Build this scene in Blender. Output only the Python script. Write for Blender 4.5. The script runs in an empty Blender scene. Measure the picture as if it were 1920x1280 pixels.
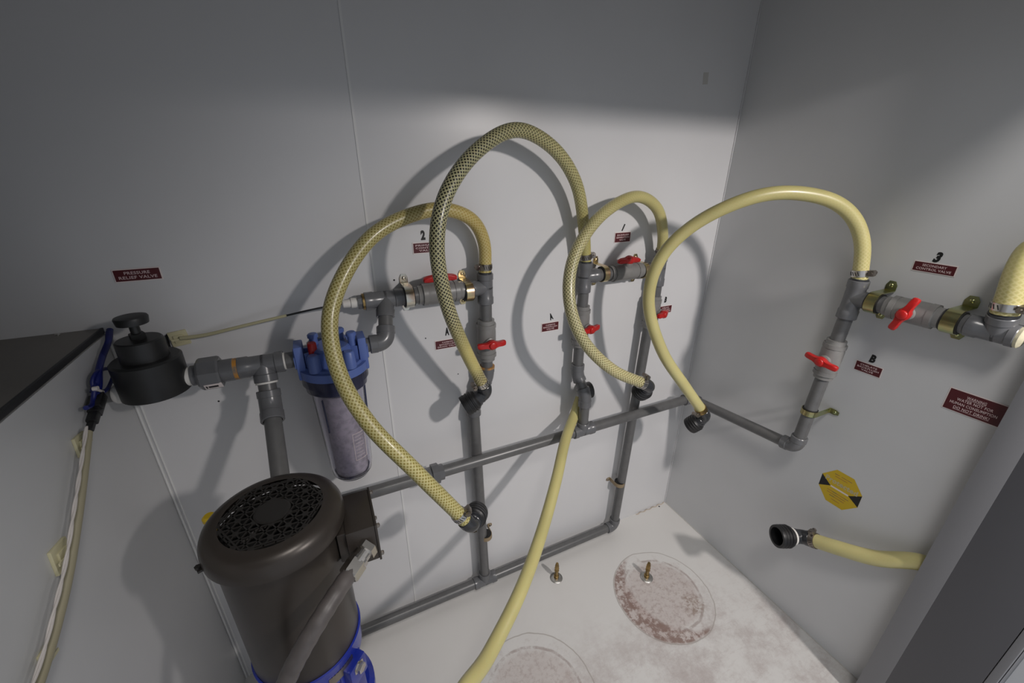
import bpy, bmesh, math, random
from mathutils import Vector, Matrix
random.seed(4)
# ---------------------------------------------------------------- camera
S = bpy.context.scene
CAM = Vector((-1.02912, -0.82465, 1.14963))
YAW, PIT, ROL, FPX = 0.443202414, 0.399436722, -0.00537765524, 768.88458
FW = Vector((math.cos(PIT)*math.sin(YAW), math.cos(PIT)*math.cos(YAW), -math.sin(PIT)))
r0 = Vector((math.cos(YAW), -math.sin(YAW), 0)); d0 = FW.cross(r0)
RT = math.cos(ROL)*r0 + math.sin(ROL)*d0; DN = -math.sin(ROL)*r0 + math.cos(ROL)*d0
cd = bpy.data.cameras.new('camera'); cam = bpy.data.objects.new('camera', cd)
S.collection.objects.link(cam)
cam.matrix_world = Matrix(((RT.x, -DN.x, -FW.x, CAM.x), (RT.y, -DN.y, -FW.y, CAM.y), (RT.z, -DN.z, -FW.z, CAM.z), (0, 0, 0, 1)))
cd.sensor_width = 36; cd.lens = 36*FPX/1920; cd.clip_start = 0.01
S.camera = cam
def V(*a): return Vector(a)
# ---------------------------------------------------------------- light and exposure
w = bpy.data.worlds.new('world'); S.world = w; w.use_nodes = True
w.node_tree.nodes['Background'].inputs[0].default_value = (0.86, 0.91, 1.0, 1)
w.node_tree.nodes['Background'].inputs[1].default_value = 0.50
def area(name, loc, target, size, power, col):
    l = bpy.data.lights.new(name, 'AREA'); l.shape = 'DISK'; l.size = size; l.energy = power; l.color = col
    o = bpy.data.objects.new(name, l); S.collection.objects.link(o); o.location = loc
    o.rotation_euler = (Vector(target)-Vector(loc)).to_track_quat('-Z', 'Y').to_euler(); return o
def spot(name, loc, target, size, power, col, cone, blend):
    l = bpy.data.lights.new(name, 'SPOT'); l.shadow_soft_size = size; l.energy = power; l.color = col; l.spot_size = math.radians(cone); l.spot_blend = blend
    o = bpy.data.objects.new(name, l); S.collection.objects.link(o); o.location = loc
    o.rotation_euler = (Vector(target)-Vector(loc)).to_track_quat('-Z', 'Y').to_euler(); return o
spot('work_light', (-0.16, -1.45, 1.525), (-0.28, 0, 0.32), 0.040, 62, (1.0, 0.935, 0.90), 88, 1.0)
area('ceiling_lamp', (-0.80, -1.02, 1.97), (-0.15, -.35, .30), 0.30, 6.5, (1.0, 0.95, 0.90))
S.view_settings.view_transform = 'Standard'; S.view_settings.look = 'None'
S.view_settings.gamma = 1; S.view_settings.use_curve_mapping = False; S.view_settings.exposure = 0.0

# ---------------------------------------------------------------- materials
def mat(name, col, rough=.5, metal=0, coat=0, spec=.5, noise=0, nscale=40, col2=None, bump=0, trans=0):
    m = bpy.data.materials.new(name); m.use_nodes = True; nt = m.node_tree; b = nt.nodes['Principled BSDF']
    b.inputs['Base Color'].default_value = (*col, 1); b.inputs['Roughness'].default_value = rough
    b.inputs['Metallic'].default_value = metal; b.inputs['Coat Weight'].default_value = coat
    b.inputs['Specular IOR Level'].default_value = spec; b.inputs['Transmission Weight'].default_value = trans
    if noise or bump:
        tc = nt.nodes.new('ShaderNodeTexCoord'); n = nt.nodes.new('ShaderNodeTexNoise')
        n.inputs['Scale'].default_value = nscale; n.inputs['Detail'].default_value = 5
        nt.links.new(tc.outputs['Object'], n.inputs['Vector'])
        if noise:
            mx = nt.nodes.new('ShaderNodeMix'); mx.data_type = 'RGBA'
            c2 = col2 or tuple(c*(1-noise) for c in col)
            mx.inputs[6].default_value = (*col, 1); mx.inputs[7].default_value = (*c2, 1)
            mr = nt.nodes.new('ShaderNodeMapRange'); mr.inputs[1].default_value = .42; mr.inputs[2].default_value = .66
            nt.links.new(n.outputs[0], mr.inputs[0]); nt.links.new(mr.outputs[0], mx.inputs[0])
            nt.links.new(mx.outputs[2], b.inputs['Base Color'])
        if bump:
            bp = nt.nodes.new('ShaderNodeBump'); bp.inputs['Strength'].default_value = bump; bp.inputs['Distance'].default_value = .001
            nt.links.new(n.outputs[0], bp.inputs['Height']); nt.links.new(bp.outputs[0], b.inputs['Normal'])
    return m
M = dict(
 wall=mat('white_panel', (.63, .63, .635), .30, noise=.03, nscale=5, bump=.03),
 wall2=mat('white_panel_side', (.60, .605, .61), .30, noise=.03, nscale=5, bump=.03),
 seam=mat('seam_bead', (.70, .70, .69), .4),
 caulk=mat('caulk', (.50, .42, .34), .6, noise=.3),
 pvc=mat('grey_pvc', (.112, .112, .112), .32, noise=.12, nscale=60),
 pvc2=mat('grey_pvc_fitting', (.122, .124, .130), .26, noise=.08, nscale=50),
 pvcb=mat('grey_pvc_valve', (.20, .197, .19), .38, noise=.10, nscale=50),
 dpvc=mat('dark_pvc', (.018, .0185, .019), .42, noise=.2, nscale=30),
 black=mat('black_plastic', (.012, .012, .013), .42),
 rubber=mat('black_rubber', (.010, .010, .010), .6),
 elb=mat('charcoal_elbow', (.030, .032, .036), .24),
 red=mat('red_plastic', (.43, .012, .011), .33),
 primer=mat('orange_primer', (.48, .22, .035), .5, noise=.5, nscale=90, col2=(.14, .13, .11)),
 tape=mat('white_tape', (.68, .66, .62), .55),
 zinc=mat('zinc_yellow', (.62, .53, .30), .27, metal=1, noise=.5, nscale=35, col2=(.55, .36, .24)),
 zing=mat('zinc_green', (.42, .46, .24), .27, metal=1, noise=.5, nscale=35, col2=(.50, .42, .20)),
 zinc_s=mat('zinc_silver', (.66, .66, .58), .25, metal=1, noise=.5, nscale=35, col2=(.58, .40, .28)),
 tan=mat('tan_clamp', (.30, .23, .14), .5, metal=.3),
 steel=mat('steel', (.62, .60, .57), .25, metal=1),
 dsteel=mat('worn_steel', (.28, .25, .22), .35, metal=1),
 brass=mat('brass', (.42, .29, .12), .35, metal=1, noise=.5, nscale=60),
 wash=mat('washer', (.50, .49, .46), .35, metal=.9, noise=.3, nscale=80),
 maroon=mat('maroon_plate', (.080, .009, .013), .38),
 white=mat('white_plate', (.74, .66, .64), .45),
 letter=mat('engraved_letters', (.66, .52, .52), .5),
 ink=mat('black_ink', (.006, .006, .007), .5),
 yel=mat('yellow_sticker', (.60, .41, .014), .4),
 silver=mat('silver_ink', (.50, .44, .26), .4),
 blue=mat('blue_plastic', (.095, .150, .40), .38),
 bluep=mat('blue_paint', (.012, .028, .30), .30, coat=.3, noise=.25, nscale=25),
 motor=mat('brown_grey_paint', (.048, .040, .034), .33, metal=.35, noise=.12, nscale=12),
 motord=mat('dark_vent_paint', (.022, .020, .018), .40, metal=.2),
 void=mat('fan_cavity', (.004, .004, .004), .8),
 conduit=mat('grey_conduit', (.10, .088, .084), .42, noise=.2, nscale=60),
 cart=mat('filter_cartridge', (.62, .58, .60), .8, noise=.25, nscale=120, bump=.4),
 ring=mat('smoky_ring', (.045, .05, .095), .2),
 cream=mat('cream_nylon', (.60, .56, .36), .45),
 creamt=mat('cream_tube', (.46, .43, .27), .4),
 tanw=mat('tan_sleeve', (.34, .31, .21), .45),
 whitew=mat('white_wire', (.60, .56, .53), .5),
 bluew=mat('blue_wire', (.008, .014, .13), .45),
 ss=mat('stainless_top', (.20, .185, .165), .42, metal=.15, noise=.12, nscale=8),
 edge=mat('dark_edge', (.02, .021, .023), .5),
 jamb_shade=mat('dark_grey_jamb_shade', (.085, .085, .094), .45),  # jamb grey with its shade put into the colour
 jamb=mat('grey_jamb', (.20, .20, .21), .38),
 foam=mat('cream_plug', (.58, .54, .38), .7, noise=.25, nscale=80),
 patch=mat('patch_scuff', (.50, .49, .46), .5),
)
g = bpy.data.materials.new('clear_bowl'); g.use_nodes = True; b = g.node_tree.nodes['Principled BSDF']
b.inputs['Base Color'].default_value = (.82, .81, .88, 1); b.inputs['Roughness'].default_value = .06
b.inputs['Transmission Weight'].default_value = 1; b.inputs['IOR'].default_value = 1.25
M['bowl'] = g

def hose_mat(name, stops, ncells, contrast):
    """clear PVC hose with a braid: stops = (position, body colour, thread colour), contrast stops = (position, strength)"""
    m = bpy.data.materials.new(name); m.use_nodes = True; nt = m.node_tree; N = nt.nodes; L = nt.links; b = N['Principled BSDF']
    b.inputs['Roughness'].default_value = .36; b.inputs['Coat Weight'].default_value = .12; b.inputs['Coat Roughness'].default_value = .12
    b.inputs['Subsurface Weight'].default_value = .12; b.inputs['Subsurface Scale'].default_value = .006
    uv = N.new('ShaderNodeUVMap'); uv.uv_map = 'UVMap'; s = N.new('ShaderNodeSeparateXYZ'); L.new(uv.outputs[0], s.inputs[0])
    uv2 = N.new('ShaderNodeUVMap'); uv2.uv_map = 'along'; s2 = N.new('ShaderNodeSeparateXYZ'); L.new(uv2.outputs[0], s2.inputs[0])
    def mth(op, a, b_=None, c=None):
        n = N.new('ShaderNodeMath'); n.operation = op
        for i, v in enumerate((a, b_, c)):
            if v is None: continue
            if isinstance(v, (int, float)): n.inputs[i].default_value = v
            else: L.new(v, n.inputs[i])
        return n.outputs[0]
    pitch = math.pi*.026/ncells*1.0
    u = mth('MULTIPLY', s.outputs[0], ncells); v = mth('DIVIDE', s.outputs[1], pitch)
    def tri(e): return mth('ABSOLUTE', mth('SUBTRACT', mth('MULTIPLY', mth('FRACT', e), 2.0), 1.0))
    t = mth('MAXIMUM', tri(mth('MULTIPLY', mth('ADD', u, v), 1.0)), tri(mth('MULTIPLY', mth('SUBTRACT', u, v), 1.0)))
    mr = N.new('ShaderNodeMapRange'); mr.interpolation_type = 'SMOOTHSTEP'; mr.inputs[1].default_value = .50; mr.inputs[2].default_value = .78
    L.new(t, mr.inputs[0])
    def ramp(pts):
        r = N.new('ShaderNodeValToRGB'); e = r.color_ramp.elements
        while len(e) < len(pts): e.new(.5)
        for k, (p, c) in enumerate(pts): e[k].position = p; e[k].color = (*c, 1)
        L.new(s2.outputs[0], r.inputs[0]); return r.outputs[0]
    body = ramp([(p, c) for p, c, d in stops]); thr = ramp([(p, d) for p, c, d in stops])
    con = ramp([(p, (c, c, c)) for p, c in contrast])
    f = mth('MULTIPLY', mr.outputs[0], con)
    tcn = N.new('ShaderNodeTexCoord'); nz = N.new('ShaderNodeTexNoise'); nz.inputs['Scale'].default_value = 14; L.new(tcn.outputs['Object'], nz.inputs['Vector'])
    mx = N.new('ShaderNodeMix'); mx.data_type = 'RGBA'; L.new(f, mx.inputs[0]); L.new(body, mx.inputs[6]); L.new(thr, mx.inputs[7])
    hs = N.new('ShaderNodeHueSaturation'); L.new(mx.outputs[2], hs.inputs['Color'])
    L.new(mth('MULTIPLY_ADD', nz.outputs[0], .35, .82), hs.inputs['Value']); L.new(hs.outputs[0], b.inputs['Base Color'])
    return m

# ---------------------------------------------------------------- object helpers
C = S.collection
def V(*a): return Vector(a)
def root_of(p):
    while p.parent: p = p.parent
    return p
def obj(name, bm, m, parent=None, smooth=True, label=None, kind=None, angle=38):
    org = V(0, 0, 0)
    if parent: org = root_of(parent).location
    elif kind is None:
        xs = [v.co for v in bm.verts]; org = sum(xs, V(0, 0, 0))/len(xs)
    bmesh.ops.translate(bm, verts=bm.verts, vec=-org)
    me = bpy.data.meshes.new(name)
    bm.to_mesh(me); bm.free()
    o = bpy.data.objects.new(name, me); C.objects.link(o)
    if parent: o.parent = parent
    else: o.location = org
    me.materials.append(M[m] if isinstance(m, str) else m)
    if smooth:
        for p in me.polygons: p.use_smooth = True
        me.set_sharp_from_angle(angle=math.radians(angle))
    if label: o['label'] = label
    if kind: o['kind'] = kind
    return o
def thing(name, label, cat, loc, group=None):
    o = bpy.data.objects.new(name, None); C.objects.link(o); o.location = loc; o.empty_display_size = .02
    o['label'] = label; o['category'] = cat
    if group: o['group'] = group
    return o
def tag(o, label, cat, group=None):
    o['label'] = label; o['category'] = cat
    if group: o['group'] = group
    return o
def frame(a, hint=None):
    a = Vector(a).normalized(); h = Vector(hint) if hint is not None else (V(0, 0, 1) if abs(a.z) < .9 else V(1, 0, 0))
    u = (h - a*h.dot(a)).normalized(); return u, a.cross(u).normalized(), a
def lathe(bm, prof, org, axis, seg=32, cap=True, hint=None):
    """prof: list of (distance along axis, radius)"""
    u, v, a = frame(axis, hint); org = Vector(org); rings = []
    for t, r in prof:
        if r < 1e-6: rings.append([bm.verts.new(org + a*t)]); continue
        rings.append([bm.verts.new(org + a*t + (u*math.cos(2*math.pi*k/seg) + v*math.sin(2*math.pi*k/seg))*r) for k in range(seg)])
    for A, B in zip(rings, rings[1:]):
        for k in range(seg):
            k2 = (k+1) % seg
            if len(A) == 1 and len(B) == 1: continue
            if len(A) == 1: bm.faces.new((A[0], B[k2], B[k]))
            elif len(B) == 1: bm.faces.new((A[k], A[k2], B[0]))
            else: bm.faces.new((A[k], A[k2], B[k2], B[k]))
    if cap:
        if len(rings[0]) > 1: bm.faces.new(list(reversed(rings[0])))
        if len(rings[-1]) > 1: bm.faces.new(rings[-1])
    return bm
def cyl(bm, p, q, r, seg=28, r2=None, bev=0):
    p, q = Vector(p), Vector(q); d = (q-p); L = d.length; r2 = r if r2 is None else r2
    prof = [(0, r), (L, r2)] if not bev else [(0, r-bev), (bev, r), (L-bev, r2), (L, r2-bev)]
    return lathe(bm, prof, p, d, seg)
def box(bm, c, sx, sy, sz, X=(1, 0, 0), Y=(0, 1, 0), Z=None, bev=0):
    X, Y = Vector(X).normalized(), Vector(Y).normalized(); Z = Vector(Z).normalized() if Z is not None else X.cross(Y)
    c = Vector(c); vs = []
    for k in (-1, 1):
        for j in (-1, 1):
            for i in (-1, 1): vs.append(bm.verts.new(c + X*i*sx/2 + Y*j*sy/2 + Z*k*sz/2))
    fs = [bm.faces.new([vs[i] for i in f]) for f in ((0, 2, 3, 1), (4, 5, 7, 6), (0, 1, 5, 4), (2, 6, 7, 3), (0, 4, 6, 2), (1, 3, 7, 5))]
    if bev:
        es = list({e for f in fs for e in f.edges}); bmesh.ops.bevel(bm, geom=es, offset=bev, segments=2, affect='EDGES', profile=.6)
    return bm
def B3(x0, x1, y0, y1, z0, z1, bev=0):
    return box(bmesh.new(), ((x0+x1)/2, (y0+y1)/2, (z0+z1)/2), x1-x0, y1-y0, z1-z0, bev=bev)
def spline(pts, step=.006):
    P = [Vector(p) for p in pts]; P = [P[0]*2-P[1]] + P + [P[-1]*2-P[-2]]; out = []
    for i in range(1, len(P)-2):
        p0, p1, p2, p3 = P[i-1:i+3]
        t1 = max((p1-p0).length, 1e-6)**.5; t2 = max((p2-p1).length, 1e-6)**.5; t3 = max((p3-p2).length, 1e-6)**.5
        m1 = ((p1-p0)/t1-(p2-p0)/(t1+t2)+(p2-p1)/t2)*t2; m2 = ((p2-p1)/t2-(p3-p1)/(t2+t3)+(p3-p2)/t3)*t2
        n = max(2, int((p2-p1).length/step))
        for k in range(n):
            t = k/n
            out.append((2*t**3-3*t*t+1)*p1 + (t**3-2*t*t+t)*m1 + (-2*t**3+3*t*t)*p2 + (t**3-t*t)*m2)
    out.append(P[-2]); 
    for _ in range(6):
        out = [out[0]] + [(out[i-1]+out[i]*2+out[i+1])/4 for i in range(1, len(out)-1)] + [out[-1]]
    return out
def sweep(bm, pts, r, seg=24, uv=False, cap=True):
    """r: radius or function of 0..1"""
    P = [Vector(p) for p in pts]; n = len(P); T = [(P[min(i+1, n-1)]-P[max(i-1, 0)]).normalized() for i in range(n)]
    u, v, _ = frame(T[0]); rings = []; L = [0]
    for i in range(n):
        u = (u - T[i]*u.dot(T[i])).normalized(); v = T[i].cross(u)
        rr = r(i/(n-1)) if callable(r) else r
        rings.append([bm.verts.new(P[i] + (u*math.cos(2*math.pi*k/seg)+v*math.sin(2*math.pi*k/seg))*rr) for k in range(seg)])
        if i: L.append(L[-1]+(P[i]-P[i-1]).length)
    if uv: l1 = bm.loops.layers.uv.new('UVMap'); l2 = bm.loops.layers.uv.new('along')
    for i in range(n-1):
        for k in range(seg):
            k2 = (k+1) % seg; f = bm.faces.new((rings[i][k], rings[i][k2], rings[i+1][k2], rings[i+1][k]))
            if uv:
                for lp, (a, j) in zip(f.loops, ((k, i), (k+1, i), (k+1, i+1), (k, i+1))):
                    lp[l1].uv = (a/seg, L[j]); lp[l2].uv = (L[j]/L[-1], 0)
    if cap: bm.faces.new(list(reversed(rings[0]))); bm.faces.new(rings[-1])
    return bm
def strip(bm, path, th, wid, O, c, n, a, taper=0):
    """flat band: 2-D path in the (c, n) plane, extruded along a"""
    O, c, n, a = Vector(O), Vector(c), Vector(n), Vector(a); N = len(path); out = []
    for i, (x, y) in enumerate(path):
        x0, y0 = path[max(i-1, 0)]; x1, y1 = path[min(i+1, N-1)]; d = math.hypot(x1-x0, y1-y0) or 1
        nx, ny = -(y1-y0)/d, (x1-x0)/d; w_ = wid
        if taper and (i == 0 or i == N-1): w_ = wid*.55
        row = []
        for (s, k) in ((-.5, 0), (.5, 0), (.5, 1), (-.5, 1)):
            row.append(bm.verts.new(O + c*(x+nx*th*k) + n*(y+ny*th*k) + a*w_*s))
        out.append(row)
    for A, B in zip(out, out[1:]):
        for k in range(4): bm.faces.new((A[k], A[(k+1) % 4], B[(k+1) % 4], B[k]))
    bm.faces.new(list(reversed(out[0]))); bm.faces.new(out[-1])
    bmesh.ops.recalc_face_normals(bm, faces=bm.faces); return bm
def text_bm(s, O, X, Y, width=None, height=.005, depth=.0002, bold=0.0, shear=0):
    """letters as a thin mesh centred on O, X to the right, Y up"""
    cu = bpy.data.curves.new('t', 'FONT'); cu.body = s; cu.align_x = 'CENTER'; cu.align_y = 'CENTER'; cu.extrude = .01; cu.offset = bold; cu.resolution_u = 3; cu.shear = shear
    cu.space_character = 1.06
    o = bpy.data.objects.new('t', cu); C.objects.link(o); dg = bpy.context.evaluated_depsgraph_get(); dg.update()
    me = bpy.data.meshes.new_from_object(o.evaluated_get(dg)); bpy.data.objects.remove(o); bpy.data.curves.remove(cu)
    bm = bmesh.new(); bm.from_mesh(me); bpy.data.meshes.remove(me)
    xs = [v.co.x for v in bm.verts]; ys = [v.co.y for v in bm.verts]
    sx0, sx1, sy0, sy1 = min(xs), max(xs), min(ys), max(ys); sy = height/(sy1-sy0); sx = width/(sx1-sx0) if width else sy
    X, Y = Vector(X).normalized(), Vector(Y).normalized(); Z = X.cross(Y); O = Vector(O)
    for v in bm.verts:
        p = v.co.copy(); v.co = O + X*(p.x-(sx0+sx1)/2)*sx + Y*(p.y-(sy0+sy1)/2)*sy + Z*(p.z/.01*depth)
    return bm
def join(a, b):
    me = bpy.data.meshes.new('j'); b.to_mesh(me); b.free(); a.from_mesh(me); bpy.data.meshes.remove(me); return a

# ---------------------------------------------------------------- room
YB, XR, XL, TOPZ = 0, 0, -1.355, .915
obj('wall_back', B3(-2.3, .04, 0, .04, -.04, 1.9), 'wall', kind='structure')
obj('wall_right', B3(0, .04, -.80, 0, -.04, 1.9), 'wall2', kind='structure')
obj('wall_left', B3(-2.34, -2.3, -1.1, .04, -.04, 1.9), 'wall2', kind='structure')
obj('ceiling', B3(-2.34, .04, -.62, .04, 1.9, 1.94), 'wall2', kind='structure')
# header board that hangs from the ceiling over the front opening
obj('trim_header', B3(-2.3, .04, -.62, -.602, 1.368, 1.9), 'wall2', kind='structure')
# front right jamb: front board with a return lip
obj('front_light_blocker', B3(-2.3, -1.17, -.86, -.845, .905, 1.9), 'wall2', kind='structure')  # unseen panel at the left, added to block world light there
obj('wall_outside', B3(.25, .27, -1.9, -.801, -.04, 1.9), 'wall2', kind='structure')
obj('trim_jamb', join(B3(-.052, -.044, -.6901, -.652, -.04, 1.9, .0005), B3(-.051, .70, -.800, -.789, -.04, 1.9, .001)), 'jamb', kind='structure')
obj('trim_jamb_shade', B3(-.052, -.044, -.788, -.6901, -.04, 1.9, .0005), 'jamb_shade', kind='structure')  # near part of the jamb lip, coloured darker to stand in for shade
bm = bmesh.new(); box(bm, (-.936, -.0006, .95), .004, .0012, 1.9)
obj('trim_seam', bm, 'seam', kind='structure')
bm = bmesh.new(); cyl(bm, (XL+.002, -.002, .0), (XL+.002, -.002, .905), .0022, 8)
cyl(bm, (XL+.008, -.0005, .0), (XL+.008, -.0005, .905), .0018, 8)
obj('trim_left_bead', bm, 'seam', kind='structure')
bm = bmesh.new(); cyl(bm, (-.0015, -.0015, 0), (-.0015, -.0015, 1.9), .0016, 8)
obj('trim_corner_bead', bm, 'wall2', kind='structure')
sweepb = bmesh.new(); pts = [(-.14+.14*k/24, -.004-.002*math.sin(k*1.3), .001) for k in range(24)]
sweep(sweepb, pts, lambda t: .0011+.0006*abs(math.sin(t*14)), 8)
obj('trim_caulk', sweepb, 'caulk', kind='structure')
bm = bmesh.new(); box(bm, (-.0012, -.40, .0006), .0024, .8, .0012); obj('trim_floor_joint', bm, 'patch', kind='structure')

# floor with the ring marks and rust left by two tanks
def floor_mat():
    m = bpy.data.materials.new('stained_floor'); m.use_nodes = True; nt = m.node_tree; N = nt.nodes; L = nt.links; b = N['Principled BSDF']
    b.inputs['Roughness'].default_value = .38
    tc = N.new('ShaderNodeTexCoord')
    def mth(op, a, b_=None, c=None):
        n = N.new('ShaderNodeMath'); n.operation = op
        for i, v in enumerate((a, b_, c)):
            if v is None: continue
            if isinstance(v, (int, float)): n.inputs[i].default_value = v
            else: L.new(v, n.inputs[i])
        return n.outputs[0]
    def mr(v, a, b_, c=0., d=1.):
        n = N.new('ShaderNodeMapRange'); n.interpolation_type = 'SMOOTHSTEP'; L.new(v, n.inputs[0])
        for i, q in zip((1, 2, 3, 4), (a, b_, c, d)): n.inputs[i].default_value = q
        return n.outputs[0]
    def noise(scale, det=6, rough=.6, stretch=None, rot=0):
        n = N.new('ShaderNodeTexNoise'); n.inputs['Scale'].default_value = scale; n.inputs['Detail'].default_value = det; n.inputs['Roughness'].default_value = rough
        if stretch:
            mp = N.new('ShaderNodeMapping'); mp.inputs['Scale'].default_value = stretch; mp.inputs['Rotation'].default_value = (0, 0, rot); L.new(tc.outputs['Object'], mp.inputs[0]); L.new(mp.outputs[0], n.inputs['Vector'])
        else: L.new(tc.outputs['Object'], n.inputs['Vector'])
        return n.outputs[0]
    def dist(cx, cy, wob=.004):
        s = N.new('ShaderNodeSeparateXYZ'); L.new(tc.outputs['Object'], s.inputs[0])
        x = mth('SUBTRACT', s.outputs[0], cx); y = mth('SUBTRACT', s.outputs[1], cy)
        d = mth('SQRT', mth('ADD', mth('MULTIPLY', x, x), mth('MULTIPLY', y, y)))
        return mth('ADD', d, mth('MULTIPLY', mth('SUBTRACT', noise(9, 3), .5), wob*4))
    def ring(d, r, wd): return mr(mth('ABSOLUTE', mth('SUBTRACT', d, r)), wd, wd*.3)
    cur = None
    def over(prev, fac, col):
        mx = N.new('ShaderNodeMix'); mx.data_type = 'RGBA'; L.new(fac, mx.inputs[0])
        if isinstance(prev, tuple): mx.inputs[6].default_value = (*prev, 1)
        else: L.new(prev, mx.inputs[6])
        mx.inputs[7].default_value = (*col, 1); return mx.outputs[2]
    big = noise(22, 8, .72); fine = noise(70, 8, .75); mid = noise(40, 8, .75)
    scr = noise(26, 8, .7, (1, 4.5, 1), .9)
    c = over((.64, .63, .61), mth('MULTIPLY', mr(noise(3.5), .45, .75), .22), (.52, .49, .47))
    # general scuffs nearer the front
    s = N.new('ShaderNodeSeparateXYZ'); L.new(tc.outputs['Object'], s.inputs[0])
    front = mr(s.outputs[1], -.18, -.42)
    c = over(c, mth('MULTIPLY', mth('MULTIPLY', front, mr(scr, .50, .74)), .30), (.36, .29, .27))
    c = over(c, mth('MULTIPLY', mth('MULTIPLY', front, mr(noise(7, 9, .78), .42, .66)), .60), (.36, .30, .285))
    for cx, cy, r, k in ((-.272, -.272, .140, 1.0), (-.735, -.345, .150, .8)):
        d = dist(cx, cy); ins = mr(d, r*.98, r*.90)
        inner = mr(d, r*.80, r*.66)
        c = over(c, mth('MULTIPLY', inner, .45*k), (.42, .34, .315))
        c = over(c, mth('MULTIPLY', mth('MULTIPLY', ins, mr(mid, .50, .64)), .25*k), (.32, .235, .21))
        c = over(c, mth('MULTIPLY', mth('MULTIPLY', inner, mr(fine, .48, .62)), .42*k), (.26, .185, .165))
        c = over(c, mth('MULTIPLY', ring(d, r, .0022), .60), (.30, .27, .24))
        c = over(c, mth('MULTIPLY', mth('MULTIPLY', ring(d, r*.78, .005), mr(big, .40, .55)), .55), (.25, .18, .16))
    # darker rust crescent on the left/front side of the first mark
    d1 = dist(-.272, -.272); d2 = dist(-.215, -.258)
    cres = mth('MULTIPLY', mr(d1, .141, .134), mr(d2, .135, .150))
    c = over(c, mth('MULTIPLY', mth('MULTIPLY', cres, mr(mid, .44, .54)), .85), (.14, .085, .065))
    c = over(c, mth('MULTIPLY', cres, .35), (.36, .24, .21))
    d3 = dist(-.215, -.335); c = over(c, mth('MULTIPLY', mth('MULTIPLY', mr(d3, .045, .015), mr(fine, .42, .58)), .6), (.20, .13, .085))
    d4 = dist(-.66, -.395); c = over(c, mth('MULTIPLY', mth('MULTIPLY', mr(d4, .05, .02), mr(scr, .47, .53)), .8), (.10, .10, .085))
    L.new(c, b.inputs['Base Color'])
    return m
obj('floor', B3(-2.3, .04, -1.1, .04, -.04, 0), floor_mat(), kind='structure')

# counter box on the left, its side is the left white panel
cb = thing('counter_box', 'white panelled counter box with brown-grey steel top and dark edge, at the left', 'counter', (-1.8, -.55, 0))
obj('side_panel', B3(-2.3, XL, -1.1, 0, 0, .903, .001), 'wall2', cb)
obj('steel_top', B3(-2.3, XL-.0026, -1.1, -.001, .903, .9135), 'ss', cb)
bm = B3(XL-.0025, XL+.001, -1.1, -.001, .9060, .9145, .0006); obj('dark_edge_strip', bm, 'edge', cb)
def screw(parent, p, n, r=.0035, m='steel'):
    n = Vector(n).normalized(); bm = bmesh.new(); lathe(bm, [(0, r), (.0008, r), (.0018, r*.75), (.0022, r*.35), (.0012, r*.3), (.0012, 0)], p, n, 14)
    return obj('screw', bm, m, parent)
screw(cb, V(-1.4047, -0.0101, 0.9135), (0, 0, 1))

# small dark screw holes and scuffs in the panels: flat marks on the wall faces
def dot(p, ax, r=.0016, m='ink'):
    n = V(0, -1, 0) if ax == 'y' else (V(0, 0, 1) if ax == 'z' else V(-1, 0, 0))
    bm = bmesh.new(); lathe(bm, [(0, r*1.1), (.0003, r), (.0003, 0)], p, n, 10)
    return tag(obj('screw_hole', bm, m), '', 'hole')
for (p, ax, r), lb in zip(((V(-0.8987, 0.0000, 0.9430), 'y', .0018), (V(-1.2382, 0.0000, 0.7498), 'y', .0016), (V(-0.8456, 0.0000, 0.8084), 'y', .0014), (V(-0.0355, -0.0097, 0.0000), 'z', .0028), (V(-0.7766, 0.0000, 0.7062), 'y', .0013), (V(0.0000, -0.4481, -0.0085), 'x', .0016)),
        ('small dark hole in the back panel just left of the upper left pipe strap', 'small dark hole in the back panel below the grey union nut',
         'tiny dark hole left of the carbon backflush drain valve plate', 'dark hole in the white floor at the back right corner',
         'tiny dark hole in the back panel between drain plate and hose coupling', 'tiny dark hole at the foot of the right wall')):
    dot(p, ax, r)['label'] = lb
bm = bmesh.new(); p = V(-0.1387, 0.0000, 1.3460); box(bm, p+V(0, -.0002, 0), .016, .0004, .024, (1, 0, .1), (0, 1, 0))
tag(obj('tape_scrap', bm, 'patch'), 'small dull tape scrap high on the back panel near the right corner', 'tape')

# ---------------------------------------------------------------- pipe fittings
RP = .0134      # pipe radius
RS = .0172      # socket radius
def pipe(parent, p, q, r=RP, m='pvc'): return obj('pipe', cyl(bmesh.new(), p, q, r, 28), m, parent)
def bandring(parent, name, p, axis, r, w, m, seg=28):
    p = Vector(p); a = Vector(axis).normalized(); return obj(name, lathe(bmesh.new(), [(-w/2, r*.9), (-w/2, r), (w/2, r), (w/2, r*.9)], p, a, seg), m, parent)
def socket_prof(L, r, lip=.0012): return [(0, r-.003), (0, r-.0005), (.001, r), (L-.001, r), (L, r-.0006), (L, r-.0045)]
def tee(parent, c, a1, L1, a2, L2, b, Lb, r=RS, m='pvc2'):
    """straight run from c+a1*L1 to c+a2*L2 and a branch of length Lb along b"""
    c = Vector(c); bm = bmesh.new()
    for a, L in ((a1, L1), (a2, L2), (b, Lb)):
        a = Vector(a).normalized()
        lathe(bm, [(-.002, r*.93), (L*.55, r*.93), (L*.6, r), (L-.001, r), (L, r-.0008), (L, r*.8), (L-.004, r*.8)], c, a, 32)
    return obj('tee', bm, m, parent)
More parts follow.
